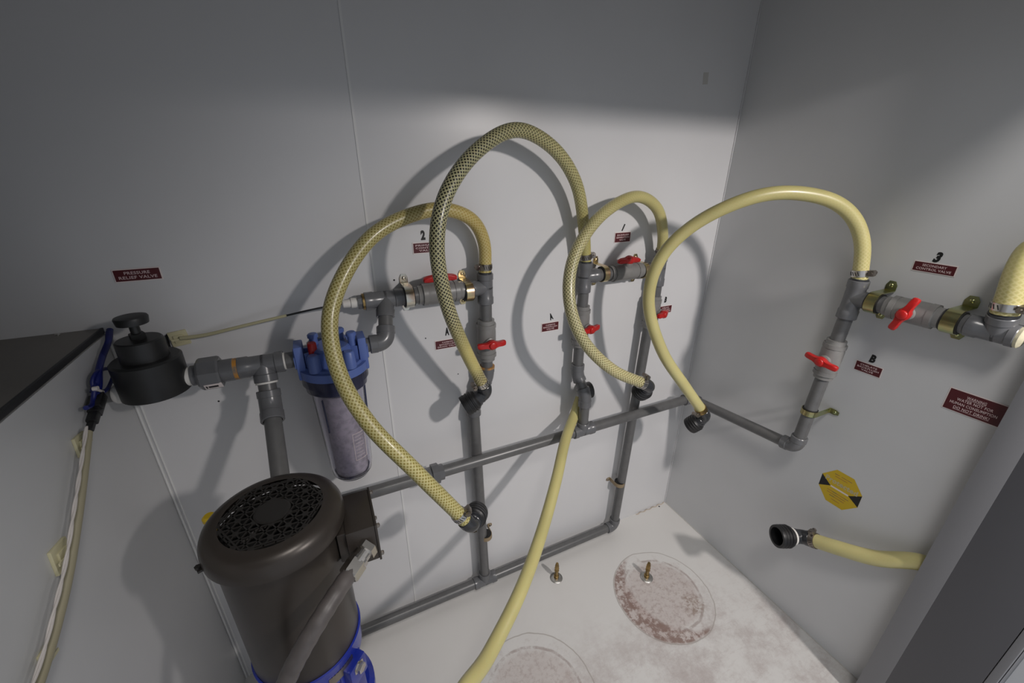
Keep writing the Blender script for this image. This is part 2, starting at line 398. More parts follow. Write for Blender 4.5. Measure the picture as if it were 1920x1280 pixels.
def elbow(parent, c, a1, L1, a2, L2, r=RS, m='pvc2', name='elbow'):
    """two sockets pointing out from the corner c"""
    c = Vector(c); a1, a2 = Vector(a1).normalized(), Vector(a2).normalized(); bm = bmesh.new()
    k = min(L1, L2)*.62; pts = []
    for i in range(13):
        t = i/12; pts.append((1-t)**2*(c+a1*k) + 2*t*(1-t)*c + t*t*(c+a2*k))
    sweep(bm, pts, r*.95, 32)
    for a, L in ((a1, L1), (a2, L2)):
        lathe(bm, [(k*.85, r*.95), (k*.9, r), (L-.001, r), (L, r-.0008), (L, r*.8), (L-.004, r*.8)], c, a, 32)
    return obj(name, bm, m, parent)
def coupling(parent, p, q, r=RS, m='pvc2', name='coupling'):
    p, q = Vector(p), Vector(q); L = (q-p).length
    return obj(name, lathe(bmesh.new(), [(.003, r*.8), (0, r*.8), (0, r-.0008), (.001, r), (L-.001, r), (L, r-.0008), (L, r*.8), (L-.003, r*.8)], p, q-p, 32), m, parent)
def handle(parent, hub, stem, bar, size=.034, label=None):
    """moulded two-winged lever on a round hub"""
    z = Vector(stem).normalized(); x = Vector(bar); x = (x - z*x.dot(z)).normalized(); y = z.cross(x); hub = Vector(hub); bm = bmesh.new()
    # outline of the lever as a closed loop, extruded and pinched
    out = []
    L = size
    half = [(0, .0105), (.006, .0095), (.010, .0068), (L*.5, .0056), (L*.85, .0062), (L*.97, .0050), (L, .002)]
    out = half + [(x_, -y_) for x_, y_ in reversed(half)]
    out = out + [(-x_, -y_) for x_, y_ in half[1:]] + [(-x_, y_) for x_, y_ in reversed(half[1:])]
    def lvl(zz, s, dz=0):
        return [bm.verts.new(hub + x*a*(s if abs(a) > .011 else s) + y*b_*s + z*(zz + (-.004*max(0, (abs(a)-.008)/L) if dz else 0))) for a, b_ in out]
    R = [lvl(0, .9), lvl(.001, 1), lvl(.010, 1, 1), lvl(.0125, .86, 1)]
    for A, B in zip(R, R[1:]):
        for k in range(len(A)): bm.faces.new((A[k], A[(k+1) % len(A)], B[(k+1) % len(A)], B[k]))
    bm.faces.new(list(reversed(R[0]))); bm.faces.new(R[-1])
    lathe(bm, [(.006, .0088), (.0135, .0086), (.0150, .0070), (.0150, 0)], hub, z, 20)
    bmesh.ops.recalc_face_normals(bm, faces=bm.faces)
    return obj('handle', bm, 'red', parent, label=label, angle=50)
def valve(label, c, a, stem, bar, L=.078, R=.0212, hs=.034, col='pvcb', nut=True, group='red handled ball valves'):
    c = Vector(c); a = Vector(a).normalized(); stem = Vector(stem).normalized()
    t = thing('ball_valve', label, 'valve', c, group)
    h = L/2
    prof = [(-h, RS*.8), (-h, RS+.0012), (-h+.008, RS+.0014), (-h+.0095, R-.002), (-h+.016, R-.001), (-h*.45, R), (h*.45, R), (h-.016, R-.001), (h-.0095, R-.002), (h-.008, RS+.0014), (h, RS+.0012), (h, RS*.8)]
    body = obj('body', lathe(bmesh.new(), prof, c, a, 36), col, t)
    for s in (-1, 1):
        bandring(body, 'end_nut', c+a*s*(h-.0135), a, R+.0008, .009, col, 12)
    obj('stem_boss', lathe(bmesh.new(), [(R*.6, .0125), (R+.0035, .0120), (R+.0045, .0100), (R+.010, .0075)], c, stem, 24), col, t)
    hd = handle(t, c+stem*(R+.006), stem, bar, hs)
    return t
def strap(label, c, a, n, off, R, m='zinc', w=.015, ears=.018, rub=True, group='metal pipe straps', eye=(True, True)):
    """two-eared pipe strap screwed to a wall: c pipe centre, a pipe axis, n wall normal, off distance of the axis from the wall"""
    c = Vector(c); a = Vector(a).normalized(); n = Vector(n).normalized(); cr = a.cross(n).normalized()
    t = thing('pipe_strap', label, 'clamp', c - n*off, group)
    O = c - n*off; path = []; Rr = R+.0022
    if eye[0]: path += [(-Rr-ears, .0012), (-Rr-ears*.6, .0012), (-Rr-.002, .0012), (-Rr, .004)]
    else: path += [(-Rr, .004)]
    path += [(-Rr, off*.6)]
    for k in range(13):
        th = math.pi - math.pi*k/12; path.append((Rr*math.cos(th), off + Rr*math.sin(th)))
    path += [(Rr, off*.6), (Rr, .004)]
    if eye[1]: path += [(Rr+.002, .0012), (Rr+ears*.6, .0012), (Rr+ears, .0012)]
    obj('band', strip(bmesh.new(), path, .0016, w, O, cr, n, a, 1), m, t, angle=30)
    if rub:
        obj('rubber_liner', lathe(bmesh.new(), [(-w*.62, R*.97), (-w*.62, R+.0021), (w*.62, R+.0021), (w*.62, R*.97)], c, a, 32), 'rubber', t)
    for s, e in ((-1, eye[0]), (1, eye[1])):
        if e: screw(t, O + cr*s*(Rr+ears*.58) + n*.0028, n, .0036, m if m != 'tan' else 'dsteel')
    return t
def hose_clamp(parent, p, axis, scr, r=.0146, m='steel', w=.0125):
    """worm-drive band with slots and screw housing on the side scr"""
    p = Vector(p); a = Vector(axis).normalized(); s = Vector(scr); s = (s-a*s.dot(a)).normalized(); u = a.cross(s)
    b = obj('hose_clamp', lathe(bmesh.new(), [(-w/2, r-.001), (-w/2, r), (w/2, r), (w/2, r-.001)], p, a, 30), m, parent)
    bm = bmesh.new()
    for k in range(14):
        th = .7 + k*.32; d = s*math.cos(th)+u*math.sin(th); box(bm, p+d*(r+.0001), w*.62, .0012, .0006, (a + u.cross(a)*0 + d.cross(a)*.35), d.cross(a))
    obj('slots', bm, 'ink', b, smooth=False)
    bm = bmesh.new(); box(bm, p+s*(r+.0035), .013, .0115, .010, u, a, bev=.0012); cyl(bm, p+s*(r+.004)-u*.010, p+s*(r+.004)+u*.008, .0034, 12)
    lathe(bm, [(0, .0030), (0, .0050), (.004, .0050), (.004, .002)], p+s*(r+.004)+u*.0075, u, 6)
    obj('worm_screw', bm, 'dsteel', b)
    return b
def barb(parent, p, axis, L=.007, r=.0118, m='elb'):
    return obj('barb_collar', lathe(bmesh.new(), [(0, r+.003), (.003, r+.003), (.004, r), (L, r-.001)], p, axis, 24), m, parent)

NB = V(0, -1, 0); NR = V(-1, 0, 0); UP = V(0, 0, 1); DNW = V(0, 0, -1); EX = V(1, 0, 0)
# ---- upper left run (primary control)
OU = -.036
zt = V(-0.9349, -0.0360, 0.9188); zr = V(-0.7181, -0.0360, 0.9151)
ZU = (zt.z+zr.z)/2; zt.z = zr.z = ZU
t = thing('pipe_run', 'upper left grey pipe run with two tees beside the number 2 decal', 'pipe', (zt.x, OU, ZU), 'grey pipe runs')
xa = V(-0.9630, -0.0360, 0.9203).x; xb = V(-0.8947, -0.0360, 0.9181).x
eb = V(-0.9386, -0.0820, 0.8476)        # elbow beside the filter
bd = (V(eb.x, eb.y, eb.z) - V(V(-0.9251, -0.0360, 0.9176).x, OU, ZU)).normalized()
ct = V(V(-0.9251, -0.0360, 0.9176).x, OU, ZU)
tee(t, ct, -EX, ct.x-xa, EX, xb-ct.x, bd, .036)
pipe(t, ct+bd*.034, eb-bd*.016)
bandring(t, 'bushing', (xa-.006, OU, ZU), EX, .0135, .012, 'pvc2', 8)
bandring(t, 'collar', (xa-.002, OU, ZU), EX, .0155, .004, 'brass')
bm = bmesh.new(); lathe(bm, [(0, .0095), (.012, .0095), (.013, .0078), (.026, .0072), (.028, .005)], (xa-.012, OU, ZU), -EX, 20); obj('white_adapter', bm, 'tape', t, label='white plastic tube adapter')
elbow(t, eb, -bd, .030, -EX, .030)
xv0, xv1 = V(-0.8624, -0.0360, 0.9174).x, V(-0.7704, -0.0360, 0.9154).x
pipe(t, (xb-.004, OU, ZU), (xv0+.002, OU, ZU), .0168)
xc = zr.x
pipe(t, (xv1-.002, OU, ZU), (xc-.028, OU, ZU), .0160)
zt2 = V(-0.7150, -0.0360, 0.9470).z; zb2 = V(-0.7139, -0.0360, 0.8815).z
tee(t, (xc, OU, ZU), UP, zt2-ZU, DNW, ZU-zb2, -EX, .034)
zv0, zv1 = V(-0.7133, -0.0360, 0.8448).z, V(-0.7112, -0.0360, 0.7487).z
pipe(t, (xc, OU, zb2+.004), (xc, OU, zv0-.004))
barb(t, (xc, OU, zt2), UP)
valve('horizontal ball valve with red lever on top, half behind the dark braided hose', ((xv0+xv1)/2, OU, ZU), EX, (0, -.25, 1), (1, 0, 0), xv1-xv0, .0218, .034)
valve('ball valve with red handle beside the carbon backflush drain valve plate', (xc, OU, (zv0+zv1)/2), UP, NB, (1, 0, .0), zv0-zv1, .0212, .033)
strap('silver pipe strap on upper left run, left of the red lever', V(-0.8803, -0.0360, 0.9163), EX, NB, -OU, .0175, 'zinc_s', .016)
strap('golden pipe strap on upper left run, right of the red lever', V(-0.7576, -0.0360, 0.9128), EX, NB, -OU, .0172, 'zinc', .016)
# the run below that valve: jog back to the wall and down to the floor pipe
t = thing('pipe_run', 'grey riser with orange primed elbow dropping to the floor pipe, middle of back wall', 'pipe', (xc, OU, .3), 'grey pipe runs')
e1 = V(-0.7106, -0.0360, 0.7060); e1.x = xc
pipe(t, (xc, OU, zv1+.004), (xc, OU, e1.z+.012))
bandring(t, 'primer_ring', (xc, OU, e1.z+.024), UP, RS+.0006, .004, 'primer')
e2 = V(-0.7512, -0.0280, 0.6269)
d = (e2-e1).normalized()
elbow(t, e1, UP, .022, d, .022)
pipe(t, e1+d*.018, e2-d*.018)
elbow(t, e2, -d, .022, DNW, .022)
YL = -.030
lt = V(-0.7366, -0.0300, 0.0366)
pipe(t, e2+V(0, 0, -.015), lt+V(0, 0, .018))
lr = V(-0.2640, -0.0300, 0.0526); ll = V(-1.1111, -0.0300, 0.0054)
zl = .030; lt.z = lr.z = ll.z = zl
t2 = thing('floor_pipe', 'long grey pipe along the floor at the foot of the back wall', 'pipe', (lt.x, YL, zl))
tee(t2, lt, -EX, .034, EX, .034, UP, .030)
fe = V(-1.170, YL, zl); pipe(t2, fe+EX*.02, lt-EX*.03); elbow(t2, fe, EX, .028, (0, -1, 0), .028); pipe(t2, fe+V(0, -.024, 0), fe+V(0, -.20, 0))
pipe(t2, lt+EX*.03, lr-EX*.02)
pbt = V(-0.2336, -0.0300, 0.7495); pbd = V(pbt.x-lr.x, 0, pbt.z-zl).normalized()
elbow(t2, lr, -EX, .030, pbd, .030)
c_ = V(-0.7296, -0.0300, 0.2039); ax_ = (e2-lt).normalized()
strap('tan pipe strap low on the riser behind the hose elbow', c_, ax_, NB, -YL, RP, 'tan', .012, .014)
# ---- second assembly (separation valve 1)
OV = -.036
ta = V(-0.4659, -0.0360, 0.9176); tb = V(-0.2333, -0.0360, 0.9112); ZV = (ta.z+tb.z)/2; ta.z = tb.z = ZV
t = thing('pipe_run', 'grey pipe run under the number 1 decal, with tee at each end', 'pipe', (ta.x, OV, ZV), 'grey pipe runs')
z1 = V(-0.4686, -0.0360, 0.9482).z; z2 = V(-0.4670, -0.0360, 0.8773).z
tee(t, ta, UP, z1-ZV, DNW, ZV-z2, EX, .036); barb(t, (ta.x, OV, z1), UP)
v0, v1 = V(-0.3909, -0.0360, 0.9154).x, V(-0.2974, -0.0360, 0.9131).x
pipe(t, ta+EX*.034, (v0+.003, OV, ZV), .0150)
pipe(t, (v1-.003, OV, ZV), tb-EX*.03, .0150)
tee(t, tb, UP, V(-0.2324, -0.0360, 0.9443).z-ZV, DNW, ZV-V(-0.2361, -0.0360, 0.8675).z, -EX, .034); z1b = V(-0.2324, -0.0360, 0.9443).z
barb(t, (tb.x, OV, z1b), UP)
valve('horizontal ball valve with red lever on top, under the number 1 decal', ((v0+v1)/2, OV, ZV), EX, (0, -.3, 1), (1, 0, 0), v1-v0+.004, .0205, .033)
strap('gold pipe strap left of the number 1 valve', V(-0.4117, -0.0360, 0.9161), EX, NB, -OV, .0160, 'zinc', .014)
strap('gold pipe strap right of the number 1 valve, partly behind a pale hose', V(-0.2868, -0.0360, 0.9121), EX, NB, -OV, .0160, 'zinc', .014)
va0, va1 = V(-0.4702, -0.0360, 0.8429).z, V(-0.4694, -0.0360, 0.7368).z
pipe(t, (ta.x, OV, z2+.003), (ta.x, OV, va0-.003))
valve('ball valve with red handle behind the middle braided hose, by small carbon plate', (ta.x, OV, (va0+va1)/2), UP, (.25, -1, 0), (1, .2, 0), va0-va1, .0205, .033)
vb0, vb1 = V(-0.2303, -0.0360, 0.8362).z, V(-0.2415, -0.0360, 0.7528).z
pipe(t, (tb.x, OV, V(-0.2355, -0.0360, 0.8646).z+.003), (tb.x, OV, vb0-.003))
valve('ball valve with red handle hiding the lower part of a maroon plate, near right corner', (tb.x-.003, OV+.002, (vb0+vb1)/2), (.05, 0, 1), (.45, -1, 0), (1, .35, -.02), vb0-vb1+.006, .0205, .030)
t = thing('pipe_run', 'long grey riser nearest the right corner, from valve down to floor elbow', 'pipe', (lr.x, YL, .3), 'grey pipe runs')
pipe(t, lr+pbd*.026, V(-0.2426, -0.0360, 0.7592))
strap('small tan pipe strap low on the riser nearest the corner', V(-0.2651, -0.0300, 0.2139), pbd, NB, -YL, RP, 'tan', .012, .014, eye=(True, False))
# middle run across the back wall, round the corner and up the right wall
OM = -.066
mt = V(-0.4564, -0.0660, 0.4973); ml = V(-1.0133, -0.0660, 0.4985); zm = mt.z; mc = V(-.056, OM, zm)
mu = V(-0.8621, -0.0660, 0.4912)
t = thing('middle_pipe', 'grey pipe crossing the back wall at mid height and turning along the right wall', 'pipe', (mt.x, OM, zm))
tee(t, mt, -EX, .030, EX, .034, UP, .026)
me = V(-1.120, OM, zm); pipe(t, me+EX*.02, (mu.x, OM, zm)); elbow(t, me, EX, .028, (0, -1, 0), .028); pipe(t, me+V(0, -.024, 0), me+V(0, -.150, 0)); pipe(t, (mu.x, OM, zm), mt-EX*.026); pipe(t, mt+EX*.03, mc-EX*.02)
un = obj('union', lathe(bmesh.new(), [(-.021, .014), (-.021, .0185), (-.006, .0185), (-.006, .0235), (.010, .0235), (.010, .0185), (.021, .0185), (.021, .014)], (mu.x-.004, OM, zm), EX, 8), 'pvc2', t, smooth=False)
rr = V(-0.0560, -0.3816, 0.5307)
mc2 = V(-.056, rr.y, rr.z); md = (mc2-mc).normalized()
elbow(t, mc, -EX, .028, md, .030)
pipe(t, mc+md*.026, mc2-md*.022)
r1 = V(-0.0500, -0.3755, 0.8177)
ru = (V(-.045, r1.y, .8)-mc2); ru = (V(-0.0450, -0.3894, 0.8960)-mc2).normalized()
elbow(t, mc2, -md, .032, ru, .032)
# jog down from the A valve
j1 = V(-0.4663, -0.0360, 0.6573); j1.x = ta.x; j2 = V(-0.4555, -0.0660, 0.6035)
j2.x = mt.x
pipe(t, (ta.x, OV, va1+.003), (ta.x, OV, j1.z+.012)); dj = (j2-j1).normalized()
elbow(t, j1, UP, .028, dj, .022); pipe(t, j1+dj*.018, j2-dj*.018); elbow(t, j2, -dj, .022, DNW, .030)
pipe(t, j2+V(0, 0, -.026), mt+V(0, 0, .022))
# ---- right wall: riser, valve B, tee, control valve 3
rt = V(-0.0450, -0.3900, 0.9076); rd = (rt-mc2).normalized()
pt = lambda z: mc2 + rd*((z-mc2.z)/rd.z)
zc0, zc1 = V(-0.0470, -0.3793, 0.8136).z, V(-0.0500, -0.3828, 0.7221).z
t = thing('pipe_run', 'grey riser and tee on the right wall, left of the number 3 decal', 'pipe', rt, 'grey pipe runs')
pipe(t, mc2+rd*.028, pt(zc1+.003)); pipe(t, pt(zc0-.003), rt-rd*.030)
fw = V(0, -1, 0)
ztop = V(-0.0450, -0.3849, 0.9445).z; tee(t, rt, UP, ztop-rt.z, -rd, .044, fw, .044, .0182)
barb(t, V(rt.x, rt.y, ztop), UP, .007, .0125)
strap('brassy pipe strap on the right wall riser above its bottom elbow', pt(V(-0.0520, -0.3870, 0.6326).z), rd, NR, .052, RP, 'zing', .013, .020)
t3 = V(-0.0450, -0.6064, 0.9070); ZT = rt.z
yv0, yv1 = V(-0.0450, -0.4474, 0.9073).y, V(-0.0450, -0.5311, 0.9051).y
pipe(t, rt+fw*.040, (rt.x, yv0-.003, ZT), .0165)
valve('ball valve with red handle on right wall under the number 3 plate', (rt.x, (yv0+yv1)/2, ZT), fw, NR, (0, -.30, .95), yv0-yv1, .0222, .034)
valve('ball valve with red handle low on the right wall riser, beside letter B plate', pt((zc0+zc1)/2), rd, (-1, .0, 0), (0, -1, -.14), (zc0-zc1), .0212, .034)
strap('olive pipe strap between right wall tee and number 3 valve', (rt.x, V(-0.0450, -0.4273, 0.9091).y, ZT), fw, NR, .045, .0172, 'zing', .018, .020)
strap('wide olive pipe strap right of the number 3 valve', (rt.x, V(-0.0450, -0.5455, 0.9049).y, ZT), fw, NR, .045, .0180, 'zing', .020, .020)
t = thing('pipe_end', 'grey tee with cream foam plug at the right end of the right wall run', 'pipe', (rt.x, t3.y, ZT))
yt3 = V(-0.0450, -0.6001, 0.9112).y; ye = V(-0.0450, -0.6237, 0.8996).y
pipe(t, (rt.x, yv1+.003, ZT), (rt.x, yt3+.03, ZT), .0168)
tee(t, (rt.x, yt3, ZT), -fw, .036, fw, yt3-ye+.0, (-.30, 0, 1), .032, .0188)
b3 = V(rt.x, yt3, ZT)+V(-.30, 0, 1).normalized()*.032
barb(t, b3, (-.30, 0, 1), .007, .0150)
obj('foam_plug', lathe(bmesh.new(), [(-.006, .0165), (.004, .0180), (.007, .014), (.009, 0)], (rt.x, ye, ZT), fw, 20), 'foam', t, label='cream foam plug')

# ---------------------------------------------------------------- relief valve, union and left run
OL = -.080
rv = V(-1.2893, -0.0800, 0.8468)
ZL = (V(-1.1427, -0.0800, 0.8406).z+V(-1.2128, -0.0800, 0.8424).z)/2
t = thing('relief_valve', 'dark grey round pressure relief valve with knob, below its maroon plate', 'valve', (rv.x, OL, ZL-.04))
c0 = V(rv.x, OL, 0)
zb = V(-1.2836, -0.1240, 0.8239).z; zs = V(-1.2866, -0.0800, 0.8836).z
RB = .0440; RN = .0295
o = obj('body', lathe(bmesh.new(), [(zb, RB-.004), (zb+.002, RB), (zs-.003, RB), (zs, RB-.003), (zs, RN)], c0, UP, 48), 'dpvc', t)
zn = V(-1.2877, -0.0800, 0.9144).z
obj('bonnet', lathe(bmesh.new(), [(zs-.001, RN), (zn-.002, RN*.96), (zn, RN*.90), (zn, .010)], c0, UP, 40), 'dpvc', t)
obj('lock_nut', lathe(bmesh.new(), [(zn, .0100), (zn+.008, .0100), (zn+.009, .009)], c0, UP, 6), 'dpvc', t, smooth=False)
zk = V(-1.2872, -0.0800, 0.9429).z
obj('stem', lathe(bmesh.new(), [(zn, .0062), (zk, .0060)], c0, UP, 20), 'dpvc', t)
obj('knob', lathe(bmesh.new(), [(zk-.006, .015), (zk-.005, .0190), (zk+.004, .0203), (zk+.006, .0192), (zk+.0075, .012), (zk+.006, 0)], c0, UP, 36), 'dpvc', t)
bm = bmesh.new(); lathe(bm, [(RB-.012, .0150), (RB+.006, .0150), (RB+.010, .0125)], (rv.x, OL, ZL), EX, 24); obj('thread_tape', bm, 'tape', t)
bm = bmesh.new(); lathe(bm, [(RB-.012, .0150), (RB+.004, .0150), (RB+.008, .012)], (rv.x, OL, ZL-.010), -EX, 24); obj('thread_tape', bm, 'tape', t)
bm = bmesh.new(); cyl(bm, (rv.x-RB-.003, OL, ZL-.010), (XL+.001, OL, ZL-.010), .0105); obj('outlet_pipe', bm, 'pvc', t)
t = thing('pipe_run', 'grey union and tee run between relief valve and blue filter', 'pipe', (V(-1.2124, -0.0800, 0.8443).x, OL, ZL), 'grey pipe runs')
xr0 = rv.x+RB+.006; xu0, xu1 = V(-1.2319, -0.0800, 0.8437).x, V(-1.2014, -0.0800, 0.8410).x
pipe(t, (xr0-.002, OL, ZL), (xu0+.002, OL, ZL), .0165, 'pvc2')
un = obj('union', lathe(bmesh.new(), [(0, .018), (0, .0245), (.003, .0262), (xu1-xu0-.003, .0262), (xu1-xu0, .0245), (xu1-xu0, .018)], (xu0, OL, ZL), EX, 8, hint=(0, .38, 1)), 'pvc2', t, smooth=False)
lb = bmesh.new(); nn = V(0, -.80, -.60).normalized(); box(lb, (xu0+.019, OL, ZL)+nn*.0262 if False else V(xu0+.019, OL, ZL)+nn*.0250, .024, .013, .0016, EX, nn.cross(EX), bev=.0003)
obj('size_label', lb, 'white', un, label='small white printed label')
bm = bmesh.new(); box(bm, V(xu0+.019, OL, ZL)+nn*.0260, .013, .005, .0003, EX, nn.cross(EX)); box(bm, V(xu0+.019, OL, ZL)+nn*.0260-EX*.009, .002, .007, .0003, EX, nn.cross(EX)); obj('label_print', bm, 'ink', un, smooth=False)
xq = V(-1.1831, -0.0800, 0.8430).x
coupling(t, (xu1-.002, OL, ZL), (xq, OL, ZL), .0185)
bandring(t, 'primer_ring', (xq+.002, OL, ZL), EX, .0180, .007, 'primer')
tc_ = V(V(-1.1419, -0.0800, 0.8404).x, OL, ZL); xt0 = xq+.005; xt1 = V(-1.1106, -0.0800, 0.8401).x
bdir = V(0, -.42, -1).normalized()
tee(t, tc_, -EX, tc_.x-xt0, EX, xt1-tc_.x, bdir, .030, .0180)
xcapl = V(-1.0936, -0.0800, 0.8429).x
bandring(t, 'tape_ring', (xt1+.001, OL, ZL), EX, .0150, .003, 'tape')
pipe(t, (xt1-.002, OL, ZL), (xcapl+.006, OL, ZL), .0140)
bandring(t, 'tape_ring', tc_+bdir*.031, bdir, .0165, .004, 'tape')
q0 = tc_+bdir*.029; q1 = tc_+bdir*.050
pipe(t, q0, q1, .0138)
k1 = q1 + bdir*.020; pe = V(tc_.x+.004, -.205, V(-1.1319, -0.2050, 0.7058).z)
dd = (pe-k1).normalized(); pe = pe + dd*.045
elbow(t, k1, -bdir, .026, dd, .030, .0182)
pipe(t, k1+dd*.024, pe); elbow(t, pe, -dd, .026, DNW, .030)
pipe(t, pe+V(0, 0, -.026), (pe.x, pe.y, .12))
# right side of the filter: nipple to the elbow
xcapr = V(-0.9743, -0.0800, 0.8369).x
t = thing('pipe_nipple', 'short grey pipe nipple joining blue filter cap and elbow', 'pipe', (xcapr, OL, eb.z))
pipe(t, (xcapr-.006, eb.y, eb.z), (eb.x-.026, eb.y, eb.z), .0135)
bandring(t, 'tape_ring', (eb.x-.029, eb.y, eb.z), EX, .0150, .002, 'tape')

# ---------------------------------------------------------------- water filter
fc = V((xcapl+xcapr)/2, OL-.002, ZL); RC = (xcapr-xcapl)/2
t = thing('water_filter', 'blue capped water filter with clear bowl, hanging from the left pipe run', 'filter', fc)
bm = bmesh.new()
zr_ = fc.z - .030
lathe(bm, [(zr_, RC*.94), (zr_, RC*.97), (zr_+.015, RC*.97), (zr_+.015, RC*.86), (zr_+.018, RC*.80), (zr_+.018, RC*.60), (zr_+.046, RC*.56), (zr_+.049, RC*.50), (zr_+.049, 0)], (fc.x, fc.y, 0), UP, 56)
cap = obj('cap', bm, 'blue', t)
bm = bmesh.new()
for k in range(10):
    th = 2*math.pi*(k+.5)/10; d = V(math.cos(th), math.sin(th), 0)
    box(bm, V(fc.x, fc.y, zr_+.030)+d*RC*.64, RC*.26, .004, .028, d, V(-d.y, d.x, 0), bev=.0006)
obj('ribs', bm, 'blue', cap)
for s in (-1, 1):
    bm = bmesh.new(); box(bm, (fc.x+s*RC*.86, fc.y, zr_+.028), RC*.24, .040, .062, bev=.003)
    lathe(bm, [(0, .020), (.010, .020), (.010, .0145)], (fc.x+s*RC*.98-s*.008, fc.y, ZL), EX*s, 6)
    obj('port_block', bm, 'blue', cap)
for dx, dy in ((-.030, -.034), (.026, -.040)):
    bm = bmesh.new(); lathe(bm, [(zr_+.016, .0105), (zr_+.044, .0095), (zr_+.047, .007), (zr_+.047, 0)], (fc.x+dx, fc.y+dy, 0), UP, 20); obj('boss', bm, 'blue', cap)
for dx, dy in ((-.026, .012), (.018, .022), (.036, -.006)):
    bm = bmesh.new(); lathe(bm, [(zr_+.04, .0070), (zr_+.062, .0070), (zr_+.062, .0088), (zr_+.067, .0088), (zr_+.069, .007), (zr_+.069, 0)], (fc.x+dx, fc.y+dy, 0), UP, 18); obj('cap_stud', bm, 'blue', cap)
bm = bmesh.new(); lathe(bm, [(zr_+.04, .0075), (zr_+.060, .0072), (zr_+.0615, .006), (zr_+.0615, 0)], (fc.x-.029, fc.y-.012, 0), UP, 18); obj('relief_button', bm, 'red', t, label='red pressure relief button')
zbt = V(-1.0480, -0.0900, 0.5755).z
bw = [(zr_+.002, RC*.94), (zr_-.006, RC*.95), (zr_-.016, RC*.95), (zr_-.018, RC*.90), (zr_-.030, RC*.88), (zr_-.036, RC*.77), (zbt+.03, RC*.66), (zbt+.012, RC*.62), (zbt+.003, RC*.52), (zbt, RC*.35), (zbt, 0)]
inn = [(zbt+.003, 0), (zbt+.003, RC*.34), (zbt+.006, RC*.49), (zbt+.014, RC*.58), (zbt+.03, RC*.62), (zr_-.034, RC*.73), (zr_+.002, RC*.80)]
bm = bmesh.new(); lathe(bm, bw+inn+[bw[0]], (fc.x, fc.y, 0), UP, 48, cap=False); bmesh.ops.recalc_face_normals(bm, faces=bm.faces)
bowl = obj('bowl', bm, 'bowl', t, label='clear lavender plastic bowl')
bm = bmesh.new(); lathe(bm, [(zr_-.032, RC*.72), (zr_-.032, RC*.79), (zr_-.001, RC*.80), (zr_-.001, RC*.72)], (fc.x, fc.y, 0), UP, 40); obj('seal_ring', bm, 'ring', t)
bm = bmesh.new(); lathe(bm, [(zbt+.0035, 0), (zbt+.0035, RC*.33), (zbt+.0065, RC*.48), (zbt+.014, RC*.575), (zbt+.014, RC*.53), (zbt+.0085, RC*.45), (zbt+.0085, 0)], (fc.x, fc.y, 0), UP, 40); obj('bowl_base', bm, 'ring', bowl)
bm = bmesh.new(); prof = [(zbt+.010, .006), (zbt+.010, RC*.50), (zbt+.020, RC*.52)]
n = 22
for k in range(n): z = zbt+.022+(zr_-.06-zbt-.022)*k/(n-1); prof += [(z, RC*.505), (z+.003, RC*.525)]
prof += [(zr_-.045, RC*.50), (zr_-.040, .012), (zr_-.01, .012)]
lathe(bm, prof, (fc.x, fc.y, 0), UP, 40); obj('cartridge', bm, 'cart', t, label='off-white wound filter cartridge')
bm = bmesh.new()
for th in (-2.25, -.15, -.95):
    d = V(math.cos(th), math.sin(th), 0); a0 = V(fc.x, fc.y, zr_-.04)+d*RC*.775; a1 = V(fc.x, fc.y, zr_-.11)+d*RC*.735; box(bm, (a0+a1)/2, .0016, .003, (a1-a0).length, V(-d.y, d.x, 0), d, (a1-a0).normalized())
obj('bowl_rib', bm, 'ring', bowl)
bm = bmesh.new(); th0 = -.95; rr_ = RC*.70
def bp(th, z, r=None): 
    r = r if r else RC*(.66+(.77-.66)*(z-zbt-.03)/(zr_-.036-zbt-.03))+.0004
    return V(fc.x+math.cos(th)*r, fc.y+math.sin(th)*r, z)
lz0, lz1 = zbt+.055, zbt+.115
for a_, b_ in (((-1.35, lz0), (-.75, lz0)), ((-1.35, lz1), (-.75, lz1))):
    pts = [bp(a_[0]+(b_[0]-a_[0])*k/8, a_[1]) for k in range(9)]; sweep(bm, pts, .0005, 6)
for th in (-1.35, -.75): sweep(bm, [bp(th, lz0), bp(th, lz1)], .0005, 6)
for k in range(7):
    z = lz0+.008+k*.0075; sweep(bm, [bp(-1.28+j*.06, z) for j in range(8-(k % 3))], .00035, 5)
obj('moulded_label_frame', bm, 'white', bowl)
bm = bmesh.new(); lathe(bm, [(0, .010), (.002, .0105), (.0025, 0)], bp(-.72, zbt+.160), (bp(-.72, zbt+.16)-V(fc.x, fc.y, zbt+.16)), 20); obj('round_mark', bm, 'ring', bowl)
bm = bmesh.new(); box(bm, V(fc.x, -.006, ZL-.012), .07, .010, .03, bev=.001); box(bm, V(fc.x, -.02, ZL-.012), .05, .03, .02); obj('wall_bracket', bm, 'blue', t)

# ---------------------------------------------------------------- pump with motor
mx_, my_ = -1.135, -.330; mc0 = V(mx_, my_, 0)
t = thing('water_pump', 'vertical pump with brown-grey motor, vented cover and blue base at lower left', 'pump', (mx_, my_, 0))
zt_ = .742
prof = [(.712, .0805), (.712, .0832), (.720, .0836), (.728, .0826), (.735, .0795), (.7395, .074), (.7415, .067), (.7415, .060)]
cover = obj('fan_cover', lathe(bmesh.new(), prof, mc0, UP, 64, cap=False), 'motor', t)
obj('fan_cavity', lathe(bmesh.new(), [(.726, .0600), (.726, 0)], mc0, UP, 48, cap=False), 'void', cover)
bm = bmesh.new()
for k in range(5):
    th = k*2*math.pi/5; d = V(math.cos(th), math.sin(th), 0); box(bm, mc0+V(0, 0, .729)+d*.033, .045, .003, .006, d, V(-d.y, d.x, .5))
obj('fan_blade', bm, 'motord', cover)
bm = bmesh.new()
